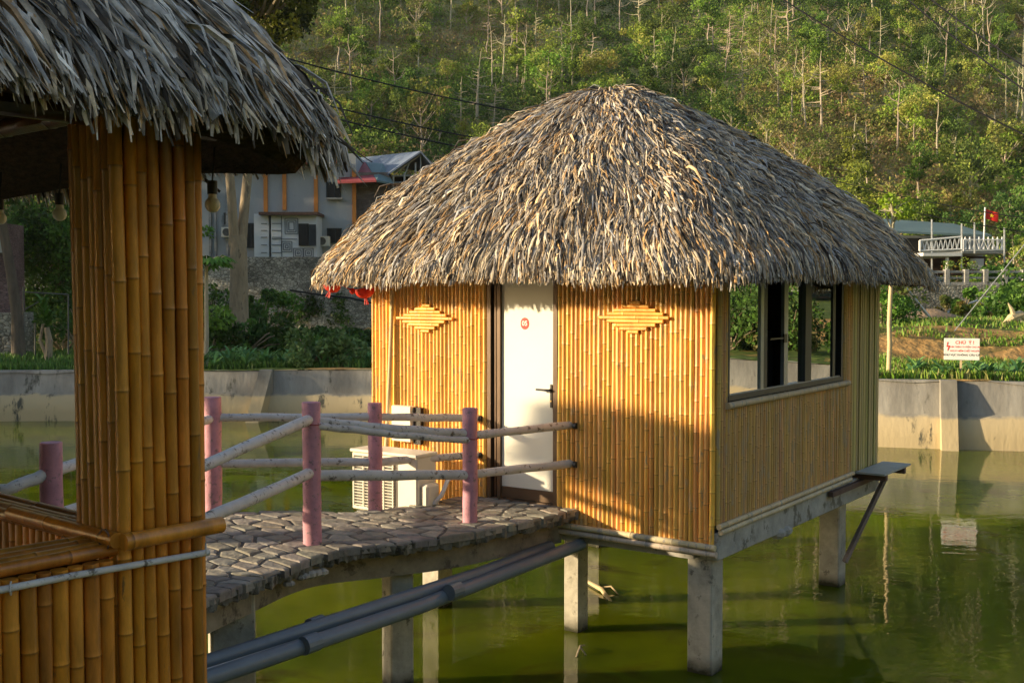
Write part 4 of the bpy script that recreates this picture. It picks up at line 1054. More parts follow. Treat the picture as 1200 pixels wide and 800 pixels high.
# ------------------------------------------------------------------ POND WALL
def offset_pts(P, d):
    out = []
    n_ = len(P)
    for i in range(n_):
        t = P[(i+1) % n_]-P[i-1]; t = t/np.linalg.norm(t); nrm = np.array([-t[1], t[0]])
        if np.dot(nrm, P[i]-cen) < 0: nrm = -nrm
        out.append(P[i]+nrm*d)
    return np.array(out)
pw = empty('pond_wall', (PW[0][0], PW[0][1], 0), 'stained concrete wall round the fish pond with a pale tide band above the water', 'wall')
prof = [(-.22, -.6), (-.22, .10), (-.15, .52), (.0, .60), (.02, 1), (.27, 1), (.27, -.3)]
rows = []
for d_, z in prof:
    Pq = offset_pts(PW, d_); zz = wall_top(Pq[:, 0]) if z == 1 else np.full(len(Pq), z)
    if z == 1: zz = zz+.02*(vnoise(Pq[:, 0], Pq[:, 1], 1.5)-.5)
    rows.append(np.column_stack([Pq, zz]))
V = np.concatenate(rows); n_ = len(PW)
Q = [(k*n_+i, k*n_+(i+1) % n_, (k+1)*n_+(i+1) % n_, (k+1)*n_+i) for k in range(len(prof)-1) for i in range(n_)]
np_mesh('wall_body', V, Q, M['wall_pond'], pw)
def near_path(x): 
    c_ = [p for p in PW if p[1] > 15]; return min(c_, key=lambda p: abs(p[0]-x))
for px, slant in ((1101, 0), (325, 1), (985, 0), (700, 0), (1250, 0), (1380, 0)):
    x = (px-600)/F*(22.9 if px > 900 else 28.3); p = near_path(x); zt = float(wall_top(x))
    i = [k for k in range(n_) if PW[k] is p or (PW[k] == p).all()][0]; t = PW[(i+1) % n_]-PW[i-1]; rz = math.atan2(t[1], t[0])
    u = Vector((math.cos(rz), math.sin(rz), 0)); v = Vector((-u.y, u.x, 0)); 
    if v.y > 0: v = -v
    c = Vector((p[0], p[1], 0)); wz = .32; mb = MB()
    out = .62 if not slant else .75
    sh = -.35 if slant else 0
    vs = [c-u*wz/2+v*(-.1)+Vector((0, 0, -.6)), c+u*wz/2+v*(-.1)+Vector((0, 0, -.6)), c+u*(wz/2+sh)+v*out+Vector((0, 0, -.6)), c+u*(-wz/2+sh)+v*out+Vector((0, 0, -.6)),
          c-u*wz/2+v*(-.1)+Vector((0, 0, zt+.02)), c+u*wz/2+v*(-.1)+Vector((0, 0, zt+.02)), c+u*wz/2+v*.12+Vector((0, 0, zt+.02)), c-u*wz/2+v*.12+Vector((0, 0, zt+.02))]
    mb.add(vs, [(0, 3, 2, 1), (4, 5, 6, 7), (0, 1, 5, 4), (1, 2, 6, 5), (2, 3, 7, 6), (3, 0, 4, 7)]); mb.build('buttress', M['wall_pond'], pw)

# ------------------------------------------------------------------ RIGHT BACKGROUND
sg = at(1127, 409, 24.2); gz = float(wall_top(sg.x))-.05
sgn = empty('warning_sign', (sg.x, sg.y, gz), 'white warning sign with red and black lettering and a red lightning bolt', 'sign')
pxm = 24.2/F
Wd_, Hd_ = 39*pxm, 25.5*pxm
mb = MB(); mb.box(sg, (Wd_, .012, Hd_), rz=R(-18), bevel=.004); mb.build('board', M['white'], sgn)
mb = MB(); mb.box((sg.x, sg.y+.03, (gz-.2+sg.z+.2)/2), (.045, .03, sg.z+.2-gz+.2), rz=R(-18)); mb.build('post', M['pale_wood'], sgn)
su = Vector((math.cos(R(-18)), math.sin(R(-18)), 0)); sv = Vector((0, 0, 1)); sn = Vector((su.y, -su.x, 0))
def st(s, dx, dy, size, m, bold=0.015): text_mesh('lettering', s, M[m], sgn, sg+sn*.0085+su*(dx*Wd_)+sv*(dy*Hd_), su, sv, size*Hd_, bold=bold)
st('CHÚ  Ý !', .08, .30, .21, 'text_red'); st('PHÍA TRÊN CÓ ĐIỆN CAO ÁP', .08, .10, .098, 'text_red'); st('NGUY HIỂM CHẾT NGƯỜI', .08, -.085, .105, 'text_red')
st('KHU VỰC KHÔNG CÂU CÁ', .0, -.27, .125, 'text_dark')
mb = MB(); bolt = [(-.405, .33), (-.375, .33), (-.40, .16), (-.34, .17), (-.36, .0), (-.395, -.10), (-.40, -.02), (-.375, .10), (-.43, .10)]
o3 = sg+sn*.0085
mb.add([o3+su*(x*Wd_)+sv*(y*Hd_) for x, y in bolt]+[o3+sn*.002+su*(x*Wd_)+sv*(y*Hd_) for x, y in bolt], [tuple(range(9)), tuple(range(17, 8, -1))]+[(i, (i+1) % 9, 9+(i+1) % 9, 9+i) for i in range(9)])
mb.build('lightning_bolt', M['text_red'], sgn)

# tall pale trunk by the pond wall
tt = at(1041, 440, 24.6); mb = MB()
mb.tube([(tt.x, tt.y, 1.0), (tt.x+.02, tt.y, 2.0), at(1042, 380, 24.6), at(1044, 335, 24.6), at(1045, 300, 24.6)], [.055, .05, .05, .045, .04], 9)
o = mb.build('timber_post', M['pale_wood'], smooth=True); tag(o, 'tall pale wooden post on the bank beside the green corner of the hut', 'post')
# small bright tree above the hut roof
def small_tree(name, base, h, r, tr, crown_r, pal, label, n=14, npc=40, size=.16, mat_='leaf', group=None, cat_='tree', fork=False, flat=.7, seed=1):
    rq = random.Random(seed); o = empty(name, base, label, cat_, group); mb = MB()
    b0 = Vector(base); pts = [b0+Vector((rq.uniform(-.04, .04)*h*.3*(i > 0), rq.uniform(-.04, .04)*h*.3*(i > 0), h*i/6-.1*(i == 0))) for i in range(7)]
    mb.tube(pts, [r*(1-.45*i/6) for i in range(7)], 9); top = pts[-1]; cs = []
    for k in range(n):
        an = rq.random()*6.28; q = crown_r*(.25+.75*math.sqrt(rq.random())); e = top+Vector((math.cos(an)*q, math.sin(an)*q, rq.uniform(-.45, .75)*crown_r*flat))
        mb.tube([pts[4].lerp(top, rq.random()), top.lerp(e, .5)+Vector((0, 0, .05)), e], [r*.35, r*.25, r*.12], 5); cs.append(e)
    mb.build('trunk', M[tr], o, smooth=True)
    V, Q, C = leaves(cs, [crown_r*rq.uniform(.22, .42) for _ in cs], npc, size, pal, flat=.8, jit=.3)
    np_mesh('crown', V, Q, M[mat_], o, col=C); return o
p = at(1045, 300, 52); small_tree('roadside_tree', (p.x, p.y, 3.2), (at(1045, 246, 52).z-3.2), .13, 'bark_pale', .95, [(.30, .42, .03), (.22, .34, .03)], 'small bright yellow-green tree just above the roof edge of the hut', n=12, npc=60, size=.2)

# stone retaining wall with railing
swR = empty('stone_wall', (at(1130, 350, 60).x, 60, 1.6), 'dark rubble stone wall below the concrete balustrade and the white balcony', 'wall')
mb = MB(); xa, xb = at(1066, 350, 60).x, 60.0; mb.box(((xa+xb)/2, 60.3, 2.5), (xb-xa, .5, 2.1)); mb.build('wall_body', M['rubble'], swR)
M['tan_rubble'] = voronoi_mat('tan_rubble', (.40, .30, .17), (.62, .50, .33), (.2, .15, .09), 3, (1, 1, 1.4), .08)
xl = at(1005, 350, 57).x; xm = at(1067, 350, 57).x
swT = empty('stone_wall', ((xl+xm)/2, 57, 1.6), 'tan sunlit stone wall behind the pale wooden post', 'wall'); mb = MB(); mb.box(((xl+xm)/2, 57.4, 2.4), (xm-xl, .6, 2.1)); mb.build('wall_body', M['tan_rubble'], swT)
bal = empty('balustrade', (xa, 60, 3.55), 'grey concrete balustrade with square posts on top of the dark stone wall', 'balustrade')
mb = MB(); mb.box(((xa+xb)/2, 60.3, 3.64), (xb-xa, .3, .16)); mb.box(((xa+xb)/2, 60.3, 4.27), (xb-xa, .16, .12)); mb.box(((xa+xb)/2, 60.3, 3.95), (xb-xa, .10, .10)); mb.build('cross_bar', M['concrete'], bal)
x = xa
while x < xb: mb = MB(); mb.box((x, 60.3, 3.98), (.26, .32, .84), bevel=.02); mb.build('post', M['concrete'], bal); x += 1.03
# balcony building
bb = empty('balcony_building', (at(1110, 300, 66).x, 66, 3.3), 'low building with a teal sheet roof and white truss balcony on steel legs', 'building')
def bx_(name, px0, px1, py0, py1, Y, dpt, m, parent=bb, bevel=0):
    a = at(px0, py1, Y); b = at(px1, py0, Y); mb = MB(); mb.box(((a.x+b.x)/2, Y+dpt/2, (a.z+b.z)/2), (b.x-a.x, dpt, b.z-a.z), bevel=bevel); return mb.build(name, M[m], parent)
mb = MB(); a = [at(1030, 256, 72), at(1118, 262, 72), at(1162, 275, 66), at(1030, 270, 66)]
mb.add(a+[v-Vector((0, 0, .12)) for v in a], [(0, 1, 2, 3), (7, 6, 5, 4), (0, 3, 7, 4), (1, 0, 4, 5), (2, 1, 5, 6), (3, 2, 6, 7)]); mb.build('roof', M['roof_teal'], bb)
bx_('wall', 1040, 1152, 276, 300, 69, 3, 'grey_wall'); bx_('dark_opening', 1042, 1080, 279, 297, 68.9, .05, 'black'); bx_('dark_opening', 1098, 1132, 279, 292, 68.9, .05, 'black')
bx_('ground_floor_wall', 1060, 1155, 300, 322, 69, 3, 'wood_dark'); bx_('window', 1137, 1153, 303, 316, 68.9, .05, 'white_tile')
bx_('balcony_floor', 1082, 1127, 296, 300, 64, 5, 'white'); bx_('balcony_floor', 1128, 1177, 294, 297, 65, 4, 'steel')
mb = MB()
def zz(pxs0, pxs1, y0, y1, Y, nseg, r=.035):
    for (ya, yb) in (y0, y1): mb.tube([at(pxs0, ya, Y), at(pxs1, yb, Y)], r*1.3, 6)
    for i in range(nseg):
        u0, u1 = i/nseg, (i+1)/nseg; um = (u0+u1)/2
        f_ = lambda u, q: at(pxs0+(pxs1-pxs0)*u, (y0 if q else y1)[0]+((y0 if q else y1)[1]-(y0 if q else y1)[0])*u, Y)
        mb.tube([f_(u0, 0), f_(um, 1), f_(u1, 0)], r, 5)
    mb.tube([at(pxs0, y0[0], Y), at(pxs0, y1[0], Y)], r*1.5, 6); mb.tube([at(pxs1, y0[1], Y), at(pxs1, y1[1], Y)], r*1.5, 6)
zz(1078, 1127, (282, 277.5), (294, 292), 64, 9, .05)
mb.build('balcony_truss', M['white'], bb)
mb = MB(); zz(1129, 1177, (281, 281), (294, 293), 65, 5, .03)
for k in range(9): q = at(1131+k*5.4, 286, 65.05); mb.tube([q-Vector((0, 0, .3)), q-Vector((0, 0, .05)), q+Vector((0, 0, .2)), q+Vector((0, 0, .42))], [.11, .06, .09, .02], 7)
mb.build('balcony_railing', M['white'], bb)
for px, pt in ((1092, 257), (1127, 262), (1142, 261), (1177, 267)):
    Y = 64.5; mb = MB(); mb.tube([at(px, 320, Y) if px != 1142 else at(px, 297, Y), at(px, pt, Y)], .05, 6); mb.build('steel_post', M['zinc'], bb)
mb = MB(); mb.tube([at(1110, 322, 64.3), at(1110, 299, 64.3)], .10, 8); mb.build('balcony_leg', M['white'], bb)
fl_ = empty('flag', at(1154, 279, 64), 'red flag with a yellow star flying from a pole above the white balcony', 'flag')
mb = MB(); mb.tube([at(1153, 281, 64), at(1154.5, 243, 64)], .045, 7); mb.build('pole', M['white'], fl_)
c0_ = at(1154.5, 244.5, 64); fu = Vector((1, 0, -.34)); fv = Vector((0, 0, -1)); mb = MB(); vs = []
nu = 10
def fp(u, v, off=0.): return c0_+fu*(u*.74)+fv*(v*.56*(1-.08*u))+Vector((0, math.sin(u*5+v*.8)*.025-off, 0))
for j in range(5):
    for i in range(nu+1): vs.append(fp(i/nu, j/4))
fs = [(j*(nu+1)+i, j*(nu+1)+i+1, (j+1)*(nu+1)+i+1, (j+1)*(nu+1)+i) for j in range(4) for i in range(nu)]; mb.add(vs, fs); mb.build('cloth', M['flag'], fl_)
mb = MB(); st_ = []
for k in range(10): an = math.pi/2+k*math.pi/5; rr_ = (.14 if k % 2 == 0 else .055); st_.append(fp(.5+rr_*math.cos(an)/.74, .5-rr_*math.sin(an)/.56, .025))
mb.add(st_+[fp(.5, .5, .03)], [(k, (k+1) % 10, 10) for k in range(10)]); mb.build('star', M['star'], fl_)

# flower pots on the terrace under the balcony
for k, (px, cl) in enumerate(((1108, (.7, .25, .12)), (1115, (.6, .35, .05)), (1130, (.35, .45, .05)), (1139, (.6, .2, .1)))):
    p = at(px, 319, 60.9); o = empty('potted_plant', (p.x, p.y, p.z-.1), ('potted plant with coral red flowers below the balcony leg', 'potted plant with orange flowers just right of the balcony leg', 'taller yellow-green potted bush below the white balcony', 'potted plant with dull red flowers beside the yellow-green one')[k].replace(' just right of', ' next to'), 'potted plant', 'potted plants along the balustrade')
    mb = MB(); mb.tube([p-Vector((0, 0, .1)), p+Vector((0, 0, .15))], [.12, .17], 10); mb.build('pot', M['rust'], o)
    V, Q, C = leaves([p+Vector((0, 0, .35+.1*(k == 2)))], [.3+.1*(k == 2)], 60, .14, [cl, G_MID]); np_mesh('foliage', V, Q, M['leaf'], o, col=C)

# guy wire and tubes
def wire(pts, r, name, label, cat_, m='cable', seg=5):
    mb = MB(); mb.tube(pts, r, seg); o = mb.build(name, M[m]); tag(o, label, cat_); return o
wire([at(1260, 213, 30), at(1112, 396, 30.5)], .014, 'guy_wire', 'pale guy wire slanting down behind the warning sign', 'guy wire', 'zinc')
wire([at(1062, 338, 40), at(1091, 374, 40)], .055, 'steel_prop', 'pale steel tube slanting against the dark stone wall beside the hut roof tip', 'steel tube', 'zinc', 8)
wire([at(1110, 366, 58), at(1150, 350, 59), at(1178, 344, 59.3), at(1183, 335, 59.5)], .05, 'water_pipe', 'thin grey water pipe running along the dark stone wall', 'pipe', 'zinc', 7)
# soil mound and log
mb = MB(); rm = random.Random(2); c = at(1090, 379, 44); V = []
nn = 20
X_, Y_ = np.meshgrid(np.linspace(-1, 1, nn), np.linspace(-1, 1, nn)); rr_ = np.sqrt(X_**2+Y_**2); zz_ = np.clip(1-rr_, -.2, 1)**1.0*.62+vnoise(X_*9+40, Y_*9+40, 1.7)*.14-.1
V = np.column_stack([c.x+X_.ravel()*2.2, 44+Y_.ravel()*1.6, float(gh(c.x, 44))+zz_.ravel()])
Q = [(j*nn+i, j*nn+i+1, (j+1)*nn+i+1, (j+1)*nn+i) for j in range(nn-1) for i in range(nn-1)]
M['mound'] = mat('rubble_heap', (.42, .28, .16), .95, var=.4, scale=5, bump=.05, bscale=9)
o = np_mesh('soil_mound', V, Q, M['mound']); tag(o, 'low heap of orange soil on the bank before the dark stone wall', 'soil heap', kind='thing')
lg = at(1187, 390, 34); zl = float(gh(lg.x, 34))-.12; mb = MB()
mb.tube([(lg.x-.30, 34, zl), (lg.x-.05, 34, zl+.22), (lg.x+.25, 34.1, zl+.30), (lg.x+.5, 34.2, zl+.24)], [.06, .15, .17, .12], 9); mb.tube([(lg.x+.05, 34, zl+.2), (lg.x-.05, 34, zl+.5), (lg.x-.16, 34, zl+.68)], [.10, .06, .015], 7); mb.tube([(lg.x+.1, 34, zl+.2), (lg.x+.3, 33.9, zl+.02), (lg.x+.45, 33.8, zl-.1)], [.1, .07, .03], 7)
o = mb.build('tree_stump', M['pale_wood']); tag(o, 'pale fallen stump with a broken upright branch on the bank', 'stump')

# ------------------------------------------------------------------ bushes and crops
def bush(px, py, Y, r, pal, label, group=None, n=9, npc=120, size=.16, h=None, name='bush', z=None, sx=None):
    p = at(px, py, Y); z = float(gh(p.x, Y)) if z is None else z; h = h or r*1.5
    sx = sx or (2.6 if r < .9 and Y > 35 and r > .75 else 1.3); n = n if sx < 2 else 16
    o = empty(name, (p.x, Y, z), label, 'bush', group); rq = random.Random(int(px*7+py)); cs = []; mb = MB()
    for k in range(n):
        an = rq.random()*6.28; q = r*math.sqrt(rq.random())*.8; e = Vector((p.x+math.cos(an)*q*sx, Y+math.sin(an)*q, z+.15+rq.random()*h*.8)); cs.append(e)
        mb.tube([Vector((p.x, Y, z-.05)), Vector((p.x, Y, z)).lerp(e, .6)+Vector((0, 0, .1)), e], [.035, .025, .01], 5)
    mb.build('stem', M['bark'], o)
    V, Q, C = leaves(cs, [r*rq.uniform(.3, .55) for _ in cs], npc, size, pal, flat=.85, jit=.3); np_mesh('foliage', V, Q, M['leaf'], o, col=C); return o
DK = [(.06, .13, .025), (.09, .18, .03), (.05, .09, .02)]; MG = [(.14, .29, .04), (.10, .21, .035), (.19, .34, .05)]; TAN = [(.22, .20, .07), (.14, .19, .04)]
BS = [
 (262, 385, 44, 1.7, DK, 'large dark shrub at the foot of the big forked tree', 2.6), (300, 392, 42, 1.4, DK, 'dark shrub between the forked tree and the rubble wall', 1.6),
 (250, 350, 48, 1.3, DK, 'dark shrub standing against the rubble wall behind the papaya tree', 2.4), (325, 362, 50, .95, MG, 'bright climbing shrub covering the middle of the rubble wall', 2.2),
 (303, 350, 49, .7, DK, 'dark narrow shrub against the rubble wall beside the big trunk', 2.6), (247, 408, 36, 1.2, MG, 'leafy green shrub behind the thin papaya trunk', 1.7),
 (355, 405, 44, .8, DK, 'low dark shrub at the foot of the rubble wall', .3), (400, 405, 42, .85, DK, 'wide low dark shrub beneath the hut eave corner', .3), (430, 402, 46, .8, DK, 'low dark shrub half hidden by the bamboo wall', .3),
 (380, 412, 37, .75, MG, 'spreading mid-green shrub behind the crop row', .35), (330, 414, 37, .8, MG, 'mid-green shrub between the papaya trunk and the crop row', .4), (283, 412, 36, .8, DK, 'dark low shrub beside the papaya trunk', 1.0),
 (363, 422, 29.4, .75, [(.16, .26, .09), (.12, .2, .06)], 'pale grey-green bush spilling over the pond wall', .8), (395, 424, 29.6, .7, [(.16, .26, .09), (.12, .2, .06)], 'pale green bush next to the hut wall, above the pond wall', .75),
 (1168, 362, 50, .95, MG, 'round green bush in front of the dark stone wall', 1.3), (1138, 372, 48, .6, [(.20, .26, .04), (.3, .22, .05)], 'yellow-green bush beside the slanting guy wire', .6), (1108, 362, 55, .5, TAN, 'small dry bush against the dark stone wall', 1.1),
 (1200, 372, 42, .8, MG, 'green bush at the edge of the bank beside the stump', 1.0), (1192, 345, 56, .7, MG, 'tall green bush by the water pipe on the stone wall', 1.9), (1222, 372, 42, 1.5, MG, 'green bush beyond the stump', 2.0),
 (1128, 367, 52, .45, MG, 'small upright green bush leaning on the dark stone wall', 1.5), (1036, 372, 40, 1.3, TAN, 'tall dry bush behind the pale wooden post', 3.2), (1034, 400, 33, 1.0, MG, 'green bush at the foot of the pale wooden post', 1.1),
 (1160, 305, 62, 1.0, MG, 'round green bush on the terrace below the white balcony', 1.3), (1178, 308, 63, .9, DK, 'dark bush on the terrace at the end of the white balcony', 1.4),
]
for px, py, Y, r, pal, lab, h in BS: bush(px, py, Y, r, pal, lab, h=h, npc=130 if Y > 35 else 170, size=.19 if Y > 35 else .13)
rf = random.Random(55)
for k in range(44):                                            # east bank: seen in the window glass
    tq = rf.random(); x = 22+tq*14+rf.uniform(0, 9); Y = 25-tq*14+rf.uniform(-1, 5)
    if ((x-0)**2+(Y-6)**2)**.5 < 29.5: x += 3.5; Y += 1
    r_ = rf.uniform(.9, 2.0)
    bush(600+F*x/Y, 400, Y, r_, DK if rf.random() < .5 else (MG if rf.random() < .4 else TAN), 'green bush on the bank that the window glass mirrors', group='bushes on the east bank', h=r_*rf.uniform(1, 2), npc=150, size=.16)

def blade_plant(mb_cols, x, y, z, n, L_, w, rq, pal, droop=.5):
    Vs, Fs, Cs = mb_cols
    for k in range(n):
        an = rq.random()*6.28; d = Vector((math.cos(an), math.sin(an), 0)); s = Vector((-d.y, d.x, 0)); l = L_*rq.uniform(.6, 1.1); b0 = Vector((x, y, z+l*.15*rq.random()*2))
        c = Vector(pal[rq.randrange(len(pal))])*rq.uniform(.75, 1.25); i0 = len(Vs)
        for i in range(5):
            t = i/4; p = b0+d*(l*.55*t)+Vector((0, 0, l*(t*1.0-droop*t*t))); ww = w*[.5, 1, .9, .6, .08][i]
            Vs += [tuple(p-s*ww/2), tuple(p+s*ww/2)]; Cs += [tuple(c)]*2
        for i in range(4): Fs.append((i0+i*2, i0+i*2+1, i0+i*2+3, i0+i*2+2))
rq = random.Random(9); nC = 0
CP = [(.16, .34, .10), (.12, .27, .08), (.20, .38, .12)]
for k in range(64):
    side_l = k < 40
    px = rq.uniform(232, 445) if side_l else rq.uniform(1062, 1215)
    if not side_l and k > 52: px = rq.uniform(1140, 1215)
    Y = rq.uniform(29.0, 31.5) if side_l else rq.uniform(24.2, 26.5); x = (px-600)/F*Y; z = float(gh(x, Y))
    dat = ([], [], []); L_ = rq.uniform(.55, .95)*(1 if side_l else .8); blade_plant(dat, 0, 0, 0, 11, L_, .085, rq, CP, .62)
    near = 'papaya trunk' if px < 300 else ('pale bushes' if px < 400 else 'bamboo hut wall')
    o = np_mesh('crop_plant', np.array(dat[0]), dat[1], M['leaf'], col=np.array(dat[2])); o.location = (x, Y, z-.02)
    if side_l: tag(o, f'broad-leaved green crop plant above the pond wall near the {near}', 'crop plant', f'crop plants above the pond wall near the {near}')
    else: tag(o, 'broad-leaved green crop plant beside the warning sign', 'crop plant', 'crop plants beside the warning sign')
def grass(name, n, xf, yf, L_, pal, label, seed):
    rg = np.random.default_rng(seed); x = xf(rg, n); y = yf(rg, n, x); z = gh(x, y)
    keep = rg.random(n) < np.clip(vnoise(x*1.0, y*1.0, 1.1)*1.6-.15, .08, 1); x, y, z = x[keep], y[keep], z[keep]; n = len(x)
    an = rg.random(n)*6.28; l = L_*(.5+rg.random(n)); w_ = .016+.02*rg.random(n); lean = rg.random(n)*.6
    d = np.column_stack([np.cos(an), np.sin(an), np.zeros(n)]); s = np.column_stack([-np.sin(an), np.cos(an), np.zeros(n)])
    b0 = np.column_stack([x, y, z-.02]); up = np.array([0, 0, 1.])
    V = np.empty((n, 6, 3)); 
    for i, (t, ww) in enumerate(((0, 1), (.55, .8), (1, .1))):
        p = b0+d*(lean*l*t*t)[:, None]+up*(l*(t-.25*lean*t*t))[:, None]; V[:, i*2] = p-s*(w_*ww)[:, None]; V[:, i*2+1] = p+s*(w_*ww)[:, None]
    base = np.arange(n)*6; Q = np.concatenate([np.stack([base+i*2, base+i*2+1, base+i*2+3, base+i*2+2], 1) for i in range(2)])
    pal = np.array(pal); c = pal[rg.integers(0, len(pal), n)]*(.7+.6*rg.random(n))[:, None]
    o = np_mesh(name, V.reshape(-1, 3), Q, M['leaf'], col=np.repeat(c, 6, 0)); tag(o, label, 'grass', kind='stuff')
GP = [(.18, .34, .04), (.13, .27, .035), (.26, .36, .06), (.26, .26, .09)]
grass('grass', 30000, lambda g, n: g.uniform(7, 16, n), lambda g, n, x: 23.9+(10.4-x)*.13+g.random(n)**1.3*4.2, .17, GP, 'bright green grass along the foot of the orange bank', 3)
grass('bank_grass', 22000, lambda g, n: g.uniform(7, 24, n), lambda g, n, x: 29.6+g.random(n)**1.4*12, .13, GP, 'short green grass on top of the orange bank', 4)
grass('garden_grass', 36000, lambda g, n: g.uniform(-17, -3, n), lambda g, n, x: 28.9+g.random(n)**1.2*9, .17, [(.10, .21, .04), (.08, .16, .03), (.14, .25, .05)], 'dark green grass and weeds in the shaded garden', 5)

# ------------------------------------------------------------------ LEFT BACKGROUND
# rubble wall
xa, xb = at(225, 350, 54.6).x-10, at(470, 350, 54.6).x+6
sw = empty('stone_wall', ((xa+xb)/2, 54.9, 1.2), 'tall pale rubble wall below the grey house, partly overgrown', 'wall')
mb = MB(); mb.box(((xa+xb)/2, 55.0, 3.0), (xb-xa, .8, 3.75)); mb.build('wall_body', M['rubble'], sw)
wire([at(340, 340, 54.3), at(372, 345, 54.3), at(410, 349, 54.3), at(440, 356, 54.3)], .05, 'black_hose', 'black hose sagging along the rubble wall behind the red lanterns', 'hose', 'cable', 6)
for px, py in ((392, 352), (352, 350), (373, 372)):
    pass
for (px, py, r, lab) in ((372, 350, .55, 'dark creeper clump on the rubble wall under the hose'), (397, 362, .7, 'dark creeper hanging on the rubble wall beneath the lanterns'), (412, 312, .45, 'dark creeper tuft below the air conditioned window of the grey house'), (352, 366, .8, 'dark creeper patch on the rubble wall beside the bright climbing shrub')):
    p = at(px, py, 54.45); V, Q, C = leaves([p+Vector((random.uniform(-.4, .4), .1, random.uniform(-.7, .5))) for _ in range(6)], [r*.5]*6, 70, .16, DK); o = np_mesh('creeper', V, Q, M['leaf'], col=C); tag(o, lab, 'creeper')
# grey house
gb = empty('grey_house', (at(330, 300, 60).x, 60, 4.7), 'two-storey grey rendered house with orange timber strips and red roof edge on the rubble wall', 'house')
def gx(name, px0, px1, py0, py1, Y, dpt, m, parent=gb, bevel=0): return bx_(name, px0, px1, py0, py1, Y, dpt, m, parent, bevel)
gx('wall', 150, 417, 180, 308, 60, 8, 'grey_wall')
gx('brick_wall', 417.2, 456, 202, 310, 60.1, 7.5, 'brickgrey')
for px, t0, t1 in ((333, 185, 246), (370, 185, 254), (415, 200, 300), (311, 185, 250)): gx('timber_strip', px-2, px+2, t0, t1, 59.9, .098, 'orange_beam')
for (x0, x1, y0, y1, fr_) in ((383, 399, 214, 232, 1), (384, 400, 268, 284, 1), (289, 298, 262, 290, 0), (263, 269, 250, 262, 0)):
    wn_ = gx('window', x0, x1, y0, y1, 59.93, .068, 'black')
    a = at(x0, y1, 59.9); b = at(x1, y0, 59.9); mb = MB()
    for (cx, cz, sx, sz) in (((a.x+b.x)/2, a.z, b.x-a.x+.08, .06), ((a.x+b.x)/2, b.z, b.x-a.x+.08, .06), (a.x, (a.z+b.z)/2, .06, b.z-a.z), ((a.x*.45+b.x*.55), (a.z+b.z)/2, .04, b.z-a.z)): mb.box((cx, 59.91, cz), (sx, .035, sz))
    f = mb.build('frame', M['alu'], wn_)
gx('sill', 382, 401, 231.5, 233.5, 59.7, .229, 'concrete')
for px in (246, 252, 266): gx('down_pipe', px-1, px+1, 225, 305, 59.85, .148, 'steel')
# tiled annex
gx('annex', 318, 371, 252, 305, 58.3, 1.69, 'white_tile'); 
mb = MB(); mb.box((at(309, 270, 58.9).x, 59.1, at(309, 278, 58.9).z), (.75, 1.5, at(309, 252, 58.9).z-at(309, 305, 58.9).z)); mb.build('annex_side', M['white_tile'], gb)
gx('annex_window', 350, 361.5, 262, 288, 58.2, .098, 'black'); gx('annex_window_shutter', 362.0, 370, 263, 288, 58.05, .1, 'alu')
gx('annex_roof', 303, 372, 248.3, 251.8, 57.9, 2.09, 'rust')
mb = MB()
def ln(x0, y0, x1, y1, Y=58.28): a = at(x0, y0, Y); b = at(x1, y1, Y); c = (a+b)/2; mb.box((c.x, Y, c.z), (max(abs(b.x-a.x), .035), .03, max(abs(b.z-a.z), .035)))
for sx0, sy0, sz_ in ((334, 256, 15), (330, 283, 12), (344, 291, 11), (356, 291, 11)):
    for q in (0, 2.2, 4.4):
        if sz_-2*q < 2: continue
        x0, x1, y0, y1 = sx0+q, sx0+sz_-q, sy0+q, sy0+(sz_-q if sz_ < 14 else 18-q)
        ln(x0, y0, x1, y0); ln(x0, y1, x1, y1); ln(x0, y0, x0, y1); ln(x1, y0, x1, y1)
for y in (262, 270, 278, 287, 296): ln(318.5, y, 330, y); ln(306, y, 313, y, 58.32)
ln(330, 253, 330, 304); ln(318.5, 280, 348, 280); 
mb.build('tile_lines', M['tile_line'], gb)
# house air conditioner
def small_ac(px, py, label):
    p = at(px, py, 59.4); o = empty('air_conditioner_unit', p, label, 'air conditioner'); mb = MB(); mb.box(p+Vector((0, .2, 0)), (.66, .35, .52), bevel=.02); mb.build('casing', M['ac_white'], o)
    mb = MB(); mb.tube([p+Vector((-.06+.19*math.cos(a), .015, .19*math.sin(a))) for a in np.linspace(0, 6.283, 18)], .02, 5); mb.tube([p+Vector((-.06, .02, 0)), p+Vector((-.06, .024, 0))], .17, 16); mb.build('fan_grille', M['ac_dark'], o)
small_ac(378.5, 282.5, 'small white air conditioner box beside the window of the grey house'); small_ac(266.5, 272, 'small air conditioner box on the grey house behind the forked trunk')
# roofs
def quad_roof(name, pts, m, parent, th=.1):
    mb = MB(); a = [at(*p) for p in pts]; k = len(a); mb.add(a+[v-Vector((0, 0, th)) for v in a], [tuple(range(k)), tuple(range(2*k-1, k-1, -1))]+[(i, (i+1) % k, k+(i+1) % k, k+i) for i in range(k)]); return mb.build(name, M[m], parent)
quad_roof('red_roof_edge', [(396, 213, 59.2), (441, 211, 59.0), (428, 190, 63), (392, 190, 63)], 'roof_red', gb)
quad_roof('dark_roof_edge', [(441.5, 211, 59.0), (461, 215, 59.4), (449, 192, 62), (428.5, 190, 63)], 'roof_teal', gb)
quad_roof('main_roof', [(140, 190, 59.2), (395, 190, 59.2), (395, 172, 66), (140, 172, 66)], 'roof_red', gb)
sh = empty('steel_shed', (at(485, 230, 61).x, 61, 4.8), 'open steel framed upper storey with a blue gabled sheet roof beside the grey house', 'shed')
quad_roof('roof', [(493, 177, 60), (455, 203, 60), (395, 196, 72), (420, 185, 74)], 'roof_blue', sh)
